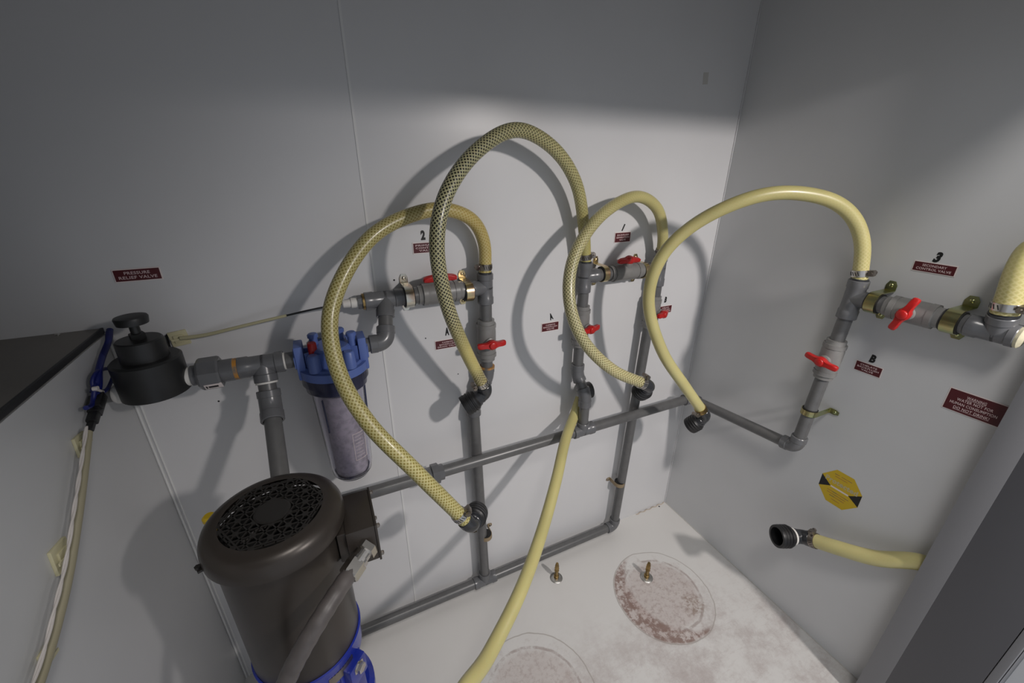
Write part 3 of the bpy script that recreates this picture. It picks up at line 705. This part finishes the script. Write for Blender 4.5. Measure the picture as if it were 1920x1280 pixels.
lathe(bm, [(.7395, .0215), (.7418, .0215), (.7422, .019), (.7422, 0)], mc0, UP, 32)
# triangular lattice of the vent
pit = .0128; R0, R1 = .0195, .0605
def node(i, j): return V(pit*(i+.5*j), pit*.866*j, 0)
for i in range(-9, 10):
    for j in range(-7, 8):
        A = node(i, j)
        for di, dj_ in ((1, 0), (0, 1), (-1, 1)):
            Bn = node(i+di, j+dj_); a0, b0 = A.copy(), Bn.copy()
            mid = (a0+b0)/2
            if mid.length > R1 or mid.length < R0: continue
            dr = (b0-a0).normalized(); L_ = (b0-a0).length
            box(bm, mc0+V(0, 0, .7405)+mid, L_+.0008, .0017, .0016, dr, V(-dr.y, dr.x, 0))
for i in range(-9, 10):
    for j in range(-7, 8):
        A = node(i, j)
        if R0 < A.length < R1-.001 and (i-j) % 3 == 0: lathe(bm, [(.7396, .0040), (.7414, .0040)], mc0+A, UP, 10)
obj('vent_grille', bm, 'motord', cover, smooth=False)
bm = bmesh.new(); lathe(bm, [(.7402, .0590), (.7416, .0590), (.7416, .0612), (.7402, .0612)], mc0, UP, 6, cap=False)
obj('vent_rim', bm, 'motord', cover, smooth=False)
bodyo = obj('motor_body', lathe(bmesh.new(), [(.494, .0715), (.500, .0725), (.716, .0735), (.718, .070)], mc0, UP, 64), 'motor', t)
for th in (-2.75, .9):
    d = V(math.cos(th), math.sin(th), 0); bm = bmesh.new(); box(bm, mc0+V(0, 0, .716)+d*.084, .008, .012, .003, d, V(-d.y, d.x, 0), bev=.0006)
    lathe(bm, [(0, .0035), (.003, .0035)], mc0+V(0, 0, .7175)+d*.086, UP, 6); obj('cover_bolt', bm, 'motord', cover)
bm = bmesh.new(); box(bm, (-1.037, -.3315, .671), .038, .077, .062, bev=.0022)
tb_ = obj('terminal_box', bm, 'motor', t)
bm = bmesh.new(); box(bm, (-1.017, -.3315, .671), .003, .080, .065, bev=.0008); obj('box_lid', bm, 'motor', tb_)
for y_, z_ in ((-.366, .697), (-.366, .645), (-.297, .697), (-.297, .645)):
    bm = bmesh.new(); lathe(bm, [(0, .0032), (.003, .0030), (.004, .0018)], (-1.0155, y_, z_), EX, 8); obj('lid_screw', bm, 'dsteel', tb_)
bm = bmesh.new(); box(bm, (-1.060, -.340, .675), .014, .050, .050, bev=.002); obj('box_neck', bm, 'motor', tb_)
# conduit connector and grey flexible conduit
cp0 = V(-1.0319, -0.3710, 0.6690); cp1 = V(-1.0579, -0.3980, 0.6638)
ca = (cp1-cp0).normalized()
bm = bmesh.new(); lathe(bm, [(-.002, .0150), (.007, .0150)], cp0, ca, 6); lathe(bm, [(.007, .0105), (.016, .0105), (.017, .0125), (.024, .0125)], cp0, ca, 24); lathe(bm, [(.022, .0140), (.040, .0140), (.042, .0125)], cp0, ca, 6)
cc = obj('conduit_connector', bm, 'steel', t, smooth=False, label='shiny hexagonal conduit connector')
e0 = cp0+ca*.040
cpts = spline([cp0+ca*.030, V(-1.0691, -0.4120, 0.6654), V(-1.0921, -0.4360, 0.6592), V(-1.1151, -0.4500, 0.6399), V(-1.1395, -0.4550, 0.6033), V(-1.1636, -0.4550, 0.5435), V(-1.1850, -0.4500, 0.4247), V(-1.12, -.47, .10), V(-1.10, -.40, .02)], .004)
bm = bmesh.new(); nP = len(cpts); sweep(bm, cpts, lambda q: .0108+.0003*math.sin(q*nP*1.6), 24)
obj('conduit', bm, 'conduit', t, label='grey ribbed flexible conduit')
# blue motor bracket and the pump below
bm = bmesh.new()
lathe(bm, [(.488, .071), (.488, .0745), (.496, .0752), (.497, .0725)], mc0, UP, 64, cap=False)
lathe(bm, [(.455, .068), (.456, .072), (.488, .0735), (.490, .070)], mc0, UP, 64, cap=False)
br = obj('motor_bracket', bm, 'bluep', t, label='glossy blue motor bracket')
bm = bmesh.new()
for th in (-.75, .95, 2.4, -2.3):
    d = V(math.cos(th), math.sin(th), 0); box(bm, mc0+V(0, 0, .40)+d*.060, .022, .045, .13, d, V(-d.y, d.x, 0), bev=.003)
    box(bm, mc0+V(0, 0, .452)+d*.077, .016, .034, .040, d, V(-d.y, d.x, 0), bev=.003)
lathe(bm, [(.32, .03), (.32, .078), (.338, .078), (.345, .070), (.345, .03)], mc0, UP, 48)
obj('bracket_leg', bm, 'bluep', br)
for th in (-.75, .95, 2.4, -2.3):
    d = V(math.cos(th), math.sin(th), 0); bm = bmesh.new(); lathe(bm, [(0, .0105), (.0015, .0105), (.0016, .0075), (.008, .0075), (.0085, .006)], mc0+V(0, 0, .462)+d*.0845, d, 6, hint=(0, 0, 1)); obj('bolt', bm, 'steel', br, smooth=False)
bm = bmesh.new()
for k in range(9):
    th = -1.22+k*.06; d = V(math.cos(th), math.sin(th), 0); box(bm, mc0+V(0, 0, .472)+d*.0738, .001, .0052, .016, d, V(-d.y, d.x, 0))
obj('name_plate', bm, 'dsteel', br)
obj('pump_column', lathe(bmesh.new(), [(.085, .062), (.085, .068), (.32, .068), (.32, .06)], mc0, UP, 48), 'steel', t)
bm = bmesh.new(); lathe(bm, [(0, .06), (0, .095), (.012, .095), (.016, .075), (.080, .072), (.086, .06)], mc0, UP, 8)
cyl(bm, (mx_, my_+.12, .105), (mx_, my_, .105-.045), .026); cyl(bm, (mx_, my_+.105, .06), (mx_, my_+.13, .135), .024)
obj('pump_base', bm, 'bluep', t)
bm = bmesh.new(); lathe(bm, [(0, .009), (.005, .009), (.008, .006), (.008, 0)], (-1.222, -.262, .7005), UP, 20); lathe(bm, [(-.075, .004), (0, .004)], (-1.222, -.262, .7005), UP, 8)
box(bm, (-1.188, -.268, .632), .08, .012, .010, bev=.001)
obj('yellow_plug', bm, 'yel', t, label='yellow plastic plug behind the motor cover')

# ---------------------------------------------------------------- hoses
def end_piece(t, p, dirh, dirc, scr, open_end=False, r=.0135, side='elb', k=1.0):
    """elbow at p fed by a hose arriving along dirh, swivel coupling leaving along dirc"""
    dirh = Vector(dirh).normalized(); dirc = Vector(dirc).normalized()
    elbow(t, p, -dirh, .024, dirc, .022*k, .0148*k, side, 'elbow')
    q = Vector(p)+dirc*.022*k; bm = bmesh.new()
    lathe(bm, [(a*k, b_*k) for a, b_ in [(0, .0165), (.004, .0190), (.005, .0205), (.030, .0225), (.032, .0220), (.032, .0175), (.010, .0165), (.010, 0)]], q, dirc, 28)
    for j in range(3): lathe(bm, [(a*k, b_*k) for a, b_ in [(.009+j*.007, .0210), (.010+j*.007, .0228), (.012+j*.007, .0228), (.013+j*.007, .0210)]], q, dirc, 28, cap=False)
    obj('swivel_coupling', bm, 'black', t, label='black ribbed threaded coupling')
    lr_ = bmesh.new(); lathe(lr_, [(-.003*k, .013*k), (-.003*k, .0168*k), (.001, .0168*k), (.001, .013*k)], q, dirc, 24); obj('washer', lr_, 'tape' if open_end else 'elb', t)
def hose(label, pts, m, r=.0130, ends=None, start=None, loc=None, rad=None):
    P = spline(pts); t = thing('hose', label, 'hose', P[0], 'yellowish water hoses')
    bm = bmesh.new(); sweep(bm, P, rad or r, 28, uv=True); obj('tube', bm, m, t)
    return t, P
PB = (.47, .425, .175); PT = (.56, .51, .26)
h1m = hose_mat('hose_olive_braid', [(0, (.38, .29, .08), (.58, .50, .23)), (.14, (.40, .29, .07), (.56, .47, .20)), (.3, (.25, .205, .055), (.52, .47, .22)), (1, (.27, .22, .05), (.56, .51, .24))], 11, [(0, .7), (.12, .7), (.3, .9), (1, .95)])
h2m = hose_mat('hose_dark_braid', [(0, (.42, .37, .12), (.46, .42, .18)), (.20, (.20, .18, .07), (.50, .46, .22)), (.36, (.11, .10, .045), (.46, .43, .22)), (.48, (.022, .022, .014), (.44, .42, .24)), (.60, (.020, .020, .013), (.46, .44, .25)), (.80, (.035, .03, .016), (.50, .46, .25)), (.88, (.50, .43, .15), (.56, .50, .22)), (.93, (.50, .43, .15), (.56, .5, .22)), (.96, (.12, .09, .03), (.56, .5, .25)), (1, (.2, .16, .06), (.56, .5, .25))], 11, [(0, .3), (.15, .8), (.4, 1), (.8, 1), (.88, .4), (1, .9)])
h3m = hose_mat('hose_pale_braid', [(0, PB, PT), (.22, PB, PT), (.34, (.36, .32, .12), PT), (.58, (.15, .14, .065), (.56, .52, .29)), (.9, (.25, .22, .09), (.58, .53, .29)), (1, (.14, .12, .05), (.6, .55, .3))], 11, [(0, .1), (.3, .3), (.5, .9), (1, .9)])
h4m = hose_mat('hose_pale', [(0, (.42, .37, .14), PT), (.08, PB, PT), (.5, (.48, .43, .18), PT), (1, (.54, .49, .22), PT)], 11, [(0, .9), (.06, .4), (.2, .15), (1, .1)])
h5m = hose_mat('hose_plain_yellow', [(0, PB, PT), (1, (.58, .52, .22), PT)], 11, [(0, .08), (1, .08)])

# 1: left braided hose
a0 = V(xc, OU, zt2+.002)
pts = [a0, V(-0.7191, -0.0380, 1.0103), V(-0.7443, -0.0450, 1.0560), V(-0.8046, -0.0550, 1.0796), V(-0.8722, -0.0600, 1.0705), V(-0.9370, -0.0750, 1.0429), V(-0.9947, -0.1050, 0.9866), V(-1.0283, -0.1350, 0.9222), V(-1.0282, -0.1750, 0.8442), V(-0.9989, -0.2200, 0.7700), V(-0.9398, -0.2600, 0.6825), V(-0.8620, -0.2750, 0.5517)]
t, P = hose('olive braided hose looping from the upper tee down past the clear filter bowl', pts, h1m)
d = (P[-1]-P[-4]).normalized()
hose_clamp(t, P[2], P[4]-P[1], (-1, -.4, 0), m='dsteel'); hose_clamp(t, P[-4], d, (.5, -.2, .8))
end_piece(t, P[-1]+d*.022, d, (.50, .80, -.28), None)
# 2: tall dark braided loop
a0 = V(ta.x, OV, z1+.002)
pts = [a0, V(-0.4795, -0.0400, 1.0243), V(-0.5149, -0.0520, 1.1199), V(-0.5790, -0.0650, 1.1839), V(-0.6673, -0.0800, 1.2137), V(-0.7566, -0.1050, 1.1756), V(-0.8250, -0.1350, 1.1051), V(-0.8477, -0.1500, 1.0314), V(-0.8335, -0.1400, 0.9250), V(-0.7966, -0.1200, 0.8212), V(-0.7510, -0.0980, 0.7171)]
t, P = hose('dark stained braided hose making the tallest loop on the back wall', pts, h2m)
d = (P[-1]-P[-4]).normalized()
hose_clamp(t, P[2], P[4]-P[1], (1, -.3, 0), m='dsteel'); hose_clamp(t, P[-3], d, (-.8, .1, -.3))
cpx = V(-0.7506, -0.0920, 0.6847); cq = V(-0.7903, -0.0980, 0.6726)
end_piece(t, P[-1]+d*.020, d, V(-0.8041, -0.0880, 0.6665)-(P[-1]+d*.020), None, k=1.06)
# 3: small braided loop
a0 = V(tb.x, OV, z1b+.002)
pts = [a0, V(-0.2465, -0.0450, 0.9998), V(-0.2850, -0.0550, 1.0625), V(-0.3555, -0.0620, 1.0929), V(-0.4712, -0.0850, 1.0570), V(-0.5523, -0.1150, 0.9818), V(-0.5777, -0.1450, 0.9042), V(-0.5580, -0.1700, 0.8252), V(-0.4850, -0.1900, 0.7443), V(-0.3896, -0.2000, 0.6900)]
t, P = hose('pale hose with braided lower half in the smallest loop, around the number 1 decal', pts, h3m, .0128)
d = (P[-1]-P[-4]).normalized()
hose_clamp(t, P[2], P[4]-P[1], (1, -.3, 0), m='dsteel'); hose_clamp(t, P[-3], d, (0, 0, 1))
end_piece(t, P[-1]+d*.017, d, (.15, .75, -.75), None)
# 4: pale hose from the right wall
a0 = V(rt.x, rt.y, ztop+.002)
pts = [a0, V(-0.0500, -0.3763, 1.0174), V(-0.0700, -0.3569, 1.0640), V(-0.1100, -0.3314, 1.0950), V(-0.1900, -0.2852, 1.1088), V(-0.2500, -0.2478, 1.0941), V(-0.3116, -0.1900, 1.0425), V(-0.3572, -0.1600, 0.9742), V(-0.3674, -0.1500, 0.8792), V(-0.3297, -0.1750, 0.7568), V(-0.2549, -0.2000, 0.6515), V(-0.1900, -0.2150, 0.5698)]
t, P = hose('pale yellow hose arching from the right wall tee across the corner', pts, h4m, .0133)
d = (P[-1]-P[-4]).normalized()
hose_clamp(t, P[2], P[4]-P[1], (.1, -1, 0), r=.0152); hose_clamp(t, P[-3], d, (-1, 0, 0), r=.0152, m='brass')
end_piece(t, P[-1]+d*.020, d, V(-0.1988, -0.1800, 0.4991)-(P[-1]+d*.020), None)
# 5: plain hose hanging from behind the middle pipe
pts = [V(-0.4456, -0.0300, 0.5768), V(-0.4678, -0.0420, 0.5389), V(-0.5396, -0.1100, 0.5194), V(-0.6089, -0.1850, 0.4780), V(-0.6944, -0.2700, 0.4348), V(-0.7893, -0.3600, 0.4219), V(-0.8823, -0.4300, 0.4113), V(-0.9619, -0.5000, 0.4517), V(-.98, -.60, .24), V(-.98, -.66, .05), V(-.9, -.72, .016)]
t, P = hose('smooth yellow hose hanging from behind the middle pipe to the floor in front', pts, h5m, .0130)
elbow(t, V(-0.4389, -0.0280, 0.5957), P[0]-P[1], .001, EX, .016, .0135, 'elb')
q = V(-0.4367, -0.0300, 0.5946); bm = bmesh.new(); lathe(bm, [(0, .0165), (.002, .0215), (.024, .0225), (.026, .021), (.026, .016), (.010, .016), (.010, 0)], q-V(.004, 0, 0), (1, -.12, .05), 20); obj('swivel_coupling', bm, 'black', t, label='black round coupling')
# 6: hose on the right that goes behind the jamb and comes back to its coupling
h6s = b3+V(-.30, 0, 1).normalized()*.003
pts = [h6s, V(-0.0580, -0.5975, 0.9776), V(-0.0580, -0.5945, 1.0105), V(-0.0480, -0.5977, 1.0467), V(-.022, -.700, .985), V(-.022, -.735, .86), V(-.022, -.742, .70), V(-.022, -.735, .50), V(-.022, -.712, .345), V(-0.0260, -0.6592, 0.4250), V(-0.0400, -0.5857, 0.3730), V(-0.0450, -0.5183, 0.3375), V(-0.0450, -0.4617, 0.3085)]
t, P = hose('thick yellow hose at far right, its open black coupling near the floor', pts, h4m, .0165)
d = (P[-1]-P[-4]).normalized()
hose_clamp(t, P[2], P[4]-P[1], (-.4, -1, 0), r=.0184); hose_clamp(t, P[-4], d, (-.1, .2, 1), r=.0182, m='dsteel')
end_piece(t, P[-1]+d*.012, d, V(-0.1050, -0.4270, 0.3071)-(P[-1]+d*.012), None, open_end=True, k=1.22)

# ---------------------------------------------------------------- plates, numbers, stickers
def plate(label, O, X, w_, h_, lines, marg=.10, name='valve_plate', ul=()):
    """engraved maroon plate with a pale bevelled rim on wall; O centre on the wall face"""
    X = Vector(X).normalized(); Y = V(0, 0, 1); Y = (Y-X*X.dot(Y)).normalized(); Z = X.cross(Y); O = Vector(O)
    t = thing(name, label, 'sign', O, 'maroon engraved plates')
    bm = bmesh.new(); box(bm, O+Z*.0006, w_+.0030, h_+.0030, .0012, X, Y, bev=.0003); obj('rim', bm, 'white', t, smooth=False)
    bm = bmesh.new(); box(bm, O+Z*.0010, w_, h_, .0014, X, Y, bev=.0002); obj('face', bm, 'maroon', t, smooth=False)
    n = len(lines); bm = bmesh.new(); pitch = h_*(.80 if n > 1 else .6)/n
    for i, s in enumerate(lines):
        y = (n-1)/2*pitch - i*pitch; ww = w_*lw(s, lines)
        join(bm, text_bm(s, O+Y*y+Z*.00185, X, Y, ww, pitch*.66, .0001, .012))
        if i in ul: box(bm, O+Y*(y-pitch*.47)+Z*.0018, ww, pitch*.07, .0003, X, Y)
    obj('lettering', bm, 'letter', t, smooth=False)
    return t
def lw(s, lines): m = max(len(q) for q in lines); return .84*len(s)/m
XW = (1, 0, 0); XRW = (0, -1, 0)
plate('maroon plate reading PRESSURE RELIEF VALVE, above the dark relief valve', (-1.289, 0, .993), XW, .057, .0175, ['PRESSURE', 'RELIEF VALVE'])
plate('maroon plate reading PRIMARY CONTROL VALVE, under the number 2', (-.829, 0, 1.0025), XW, .052, .019, ['PRIMARY', 'CONTROL', 'VALVE'])
plate('maroon plate reading CARBON BACKFLUSH DRAIN VALVE, under the left letter A', (-.798, 0, .7875), (1, 0, .0), .054, .019, ['CARBON', 'BACKFLUSH', 'DRAIN VALVE'])
plate('small maroon plate reading CARBON BACKFLUSH VALVE, under the second letter A', (-.533, 0, .7865), XW, .047, .0205, ['CARBON', 'BACKFLUSH', 'VALVE'])
plate('small maroon plate under the slanted number 1', (-.335, 0, .993), XW, .047, .0225, ['BACKFLUSH', 'SEPARATION', 'VALVE'])
plate('small maroon plate half behind a red valve handle, beside the right corner', (-.153, 0, .779), XW, .047, .0205, ['CHELATE', 'BACKFLUSH', 'DRAIN VALVE'])
plate('maroon plate reading SECONDARY CONTROL VALVE, under the number 3', (0, -.4785, .983), XRW, .060, .0165, ['SECONDARY', 'CONTROL VALVE'])
plate('maroon plate reading CHELATE BACKFLUSH VALVE, under the letter B', (0, -.4395, .7575), XRW, .047, .0205, ['CHELATE', 'BACKFLUSH', 'VALVE'])
plate('large maroon plate with water warning on the right wall', (0, -.6062, .757), XRW, .0745, .0405, ['WARNING', 'WATER NOT FOR', 'HUMAN CONSUMPTION', 'DO NOT DRINK!'], name='warning_plate', ul=(0, 3))
def decal(s, O, X, h_, w_, rot=0, label='', shear=0, bold=.06):
    X = Vector(X); O = Vector(O); Y = V(0, 0, 1); Z = X.cross(Y); c, s_ = math.cos(rot), math.sin(rot); X2, Y2 = X*c+Y*s_, Y*c-X*s_
    o = obj('number_decal' if s.isdigit() else 'letter_decal', text_bm(s, O+Z*.0003, X2, Y2, w_, h_, .0002, bold, shear), 'ink', smooth=False)
    tag(o, label, 'decal', 'black number and letter decals'); return o
decal('2', (-.834, 0, 1.027), XW, .019, .009, 0, 'black number 2 above the primary control plate')
decal('A', (-.797, 0, .8165), XW, .0185, .0095, 0, 'black letter A above the carbon drain plate, left of the two')
decal('A', (-.531, 0, .8125), XW, .0180, .0095, .30, 'black letter A above the small carbon plate, tilted')
decal('1', (-.335, 0, 1.0165), XW, .0175, .0035, -.42, 'thin slanted black number 1 on the back wall')
decal('B', (-.1555, 0, .8085), XW, .0170, .0080, -.10, 'small black letter B on the back wall near the corner')
decal('3', (0, -.4775, 1.003), XRW, .0195, .011, -.05, 'black number 3 on the right wall', .2)
decal('B', (0, -.441, .7815), XRW, .0180, .0105, -.05, 'black letter B on the right wall above its plate', .1)
# octagonal yellow sticker
oc = V(0, -.4715, .4515); t = thing('octagon_sticker', 'yellow octagonal sticker with black side triangles on the right wall', 'sticker', oc)
X, Y, Z = V(0, -1, 0), V(0, 0, 1), V(-1, 0, 0)
def poly(pts, dz, th=.0003):
    bm = bmesh.new(); A = [bm.verts.new(oc+X*a+Y*b_+Z*dz) for a, b_ in pts]; Bv = [bm.verts.new(oc+X*a+Y*b_+Z*(dz+th)) for a, b_ in pts]
    bm.faces.new(Bv); bm.faces.new(list(reversed(A)))
    for k in range(len(A)): bm.faces.new((A[k], A[(k+1) % len(A)], Bv[(k+1) % len(A)], Bv[k]))
    bmesh.ops.recalc_face_normals(bm, faces=bm.faces); return bm
hw, hh, cx_, cy_ = .0425, .046, .018, .0165
octo = [(-hw, -cy_), (-hw, cy_), (-cx_, hh), (cx_, hh), (hw, cy_), (hw, -cy_), (cx_, -hh), (-cx_, -hh)]
obj('face', poly(octo, 0), 'yel', t, smooth=False)
obj('triangle', poly([(-hw, -cy_), (-hw, cy_), (-.019, -.002)], .0003, .0001), 'ink', t, smooth=False)
obj('triangle', poly([(hw, -cy_), (hw, cy_), (.019, -.002)], .0003, .0001), 'ink', t, smooth=False)
obj('white_bar', poly([(-.019, -.004), (-.019, 0), (.019, .0), (.019, -.004)], .0003, .0001), 'white', t, smooth=False)
obj('lettering', text_bm('Protected', oc+Y*.0145+Z*.0005, X, Y, .068, .0130, .0001, .03), 'silver', t, smooth=False)
bm = bmesh.new()
for (a, b_, l) in ((-.014, .034, .010), (.006, .034, .022), (-.004, .028, .026), (0, -.014, .046), (-.002, -.020, .040), (.001, -.026, .032), (0, -.034, .018)):
    box(bm, oc+X*a+Y*b_+Z*.00045, l, .0016, .0002, X, Y)
obj('small_print', bm, 'primer', t, smooth=False)

# ---------------------------------------------------------------- floor barbs
def floor_barb(p, lean, label):
    t = thing('brass_barb', label, 'fitting', p, 'brass hose barbs in the floor')
    obj('washer', lathe(bmesh.new(), [(0, .0185), (.001, .0190), (.002, .0180), (.0035, .006)], p, UP, 32), 'wash', t)
    a = Vector(lean); obj('stem', lathe(bmesh.new(), [(.002, .0080), (.011, .0080), (.012, .0058), (.030, .0056), (.033, .0072), (.041, .0052), (.042, .0070), (.050, .0050), (.051, .0062), (.062, .0040), (.062, .0020)], p, a, 16), 'brass', t)
floor_barb(V(-0.5296, -0.0962, 0.0000), (0, 0, 1), 'dull brass hose barb in the floor, left one beside the yellow hose')
floor_barb(V(-0.2788, -0.2114, 0.0000), (0, 0, 1), 'brighter brass hose barb in the floor inside the rusty ring mark')

# ---------------------------------------------------------------- cables and tubes at the left
def mount(label, c, n, up, s=.024, rot=0):
    n = Vector(n); up = Vector(up); X = up.cross(n); c = Vector(c); cr, sr = math.cos(rot), math.sin(rot); X, up = X*cr+up*sr, up*cr-X*sr
    t = thing('cable_mount', label, 'cable clip', c, 'cream adhesive cable mounts')
    bm = bmesh.new(); box(bm, c+n*.0018, s, s, .0036, X, up, bev=.0008); box(bm, c+n*.0042, s*.55, s*.5, .003, X, up, bev=.0008); obj('base', bm, 'cream', t)
    bm = bmesh.new(); box(bm, c+n*.009+X*.004, s*1.05, .0035, .0012, X, up); obj('cable_tie', bm, 'cream', t)
    return t
c = V(-1.2638, 0.0000, 0.8812); mount('cream cable mount on the back wall, right of the relief valve', c, NB, UP, .026, .12)
bm = bmesh.new(); box(bm, c+V(-.016, -.003, -.002), .0015, .006, .022); 
tag(obj('wire_tail', bm, 'ink'), 'short black wire tail at the left edge of the back wall cable mount', 'wire')
tp = [V(-1.2607, -0.0090, 0.8831), V(-1.2287, -0.0120, 0.8837), V(-1.1706, -0.0220, 0.8945), V(-1.1024, -0.0300, 0.9057), V(-1.0403, -0.0340, 0.9144), V(-0.9964, -0.0360, 0.9173), V(xa-.036, OU, ZU)]
P = spline(tp); t = thing('capillary_tube', 'thin cream tube running from cable mount to the upper left pipe run', 'tube', P[0])
k = int(len(P)*.60); bm = bmesh.new(); sweep(bm, P[:k], lambda q: .0033-.0008*q, 12); obj('sleeve', bm, 'creamt', t)
bm = bmesh.new(); sweep(bm, P[k-2:], .0018, 10); obj('inner_wire', bm, 'edge', t, label='thin dark inner wire')
NL = V(1, 0, 0)
mount('cream cable mount at the top of the tan sleeve on counter side', V(-1.3550, -0.1756, 0.8096), NL, (0, -.3, -.9), .027, .2)
mount('cream cable mount halfway down the tan sleeve on counter side', V(-1.3550, -0.2958, 0.7350), NL, (0, -.3, -.9), .031, .15)
mount('cream cable mount at the lowest visible part of the tan sleeve', V(-1.3550, -0.3768, 0.6777), NL, (0, -.3, -.9), .018, .15)
P = spline([V(-1.3450, -0.1657, 0.8232), V(-1.3450, -0.2088, 0.7900), V(-1.3450, -0.2584, 0.7548), V(-1.3450, -0.3145, 0.7191), V(-1.3450, -0.3634, 0.6961), V(-1.3450, -0.4108, 0.6799), V(-1.3450, -0.4571, 0.6694), V(XL+.010, -.56, .50)])
bm = bmesh.new(); sweep(bm, P, .0046, 16); tag(obj('cable_sleeve', bm, 'tanw'), 'tan cable sleeve running down the counter side at far left', 'cable')
P = spline([V(-1.3410, -0.1752, 0.8331), V(-1.3410, -0.2175, 0.8036), V(-1.3410, -0.2675, 0.7701), V(-1.3410, -0.3173, 0.7373), V(-1.3410, -0.3613, 0.7163), V(-1.3410, -0.3899, 0.7028), V(-1.3410, -0.4206, 0.6940), V(-1.3410, -0.4636, 0.6881)], .004)
t = thing('white_wire_pair', 'twisted white wire pair lying along the tan sleeve at far left', 'cable', P[0])
for s in (0, 1):
    bm = bmesh.new(); Q = []
    for i, p in enumerate(P): th = i*.42+math.pi*s; Q.append(p+V(math.sin(th)*.0010, 0, 0)+V(0, 1, 0)*math.cos(th)*.0012)
    sweep(bm, Q, .0013, 8); obj('wire', bm, 'whitew', t)
t = thing('wire_splice', 'dark blue wires with black connector hanging beside the relief valve', 'cable', V(-1.3430, -0.1367, 0.8446))
o_ = XL+.012
for pl, rr_ in (([V(-1.3430, -0.0120, 0.9129), V(-1.3430, -0.0338, 0.9012), V(-1.3430, -0.0565, 0.8882), V(-1.3430, -0.0849, 0.8787), V(-1.3430, -0.1038, 0.8704), V(-1.3430, -0.1199, 0.8570)], .0042), ([V(-1.3430, -0.0193, 0.9119), V(-1.3430, -0.0444, 0.8965), V(-1.3430, -0.0710, 0.8812), V(-1.3430, -0.0921, 0.8690), V(-1.3430, -0.1088, 0.8573), V(-1.3430, -0.1269, 0.8495)], .0032),
                ([V(-1.3430, -0.1213, 0.8517), V(-1.3430, -0.0957, 0.8470), V(-1.3430, -0.0684, 0.8459), V(-1.3430, -0.0556, 0.8525), V(-1.3430, -0.0584, 0.8648), V(-1.3430, -0.0753, 0.8726), V(-1.3430, -0.0954, 0.8715), V(-1.3430, -0.1117, 0.8639), V(-1.3430, -0.1237, 0.8530)], .0026), ([V(-1.3430, -0.1066, 0.8674), V(-1.3430, -0.1220, 0.8624), V(-1.3430, -0.1269, 0.8495), V(-1.3430, -0.1401, 0.8466), V(-1.3430, -0.1580, 0.8525)], .0030), ([V(-1.3430, -0.0796, 0.8763), V(-1.3430, -0.1034, 0.8787), V(-1.3430, -0.1140, 0.8710), V(-1.3430, -0.1175, 0.8557)], .0024)):
    bm = bmesh.new(); sweep(bm, spline([q+V(.002*math.sin(i*2.1), 0, 0) for i, q in enumerate(pl)], .003), rr_, 12); obj('blue_wire', bm, 'bluew', t)
bm = bmesh.new(); sweep(bm, spline([V(-1.3390, -0.1281, 0.8654), V(-1.3380, -0.1218, 0.8602), V(-1.3400, -0.1076, 0.8507)], .002), .0019, 10); lathe(bm, [(-.003, .003), (.003, .003)], V(-1.3370, -0.1285, 0.8659), NL, 10); obj('cable_tie', bm, 'whitew', t)
A, Bp = V(-1.3430, -0.1051, 0.8493), V(-1.3430, -0.1673, 0.8244); dd = (Bp-A); L_ = dd.length; dd.normalize(); bm = bmesh.new()
sd = dd.cross(NL)
box(bm, A+dd*L_*.34, L_*.52, .014, .012, dd, sd, bev=.001); box(bm, A+dd*L_*.34+sd*.004, L_*.30, .012, .016, dd, sd, bev=.001); box(bm, A+dd*L_*.68, L_*.30, .011, .011, dd, sd, bev=.002); box(bm, A+dd*L_*.90, L_*.26, .0065, .008, dd, sd, bev=.001)
obj('connector', bm, 'black', t, label='black plastic connector')
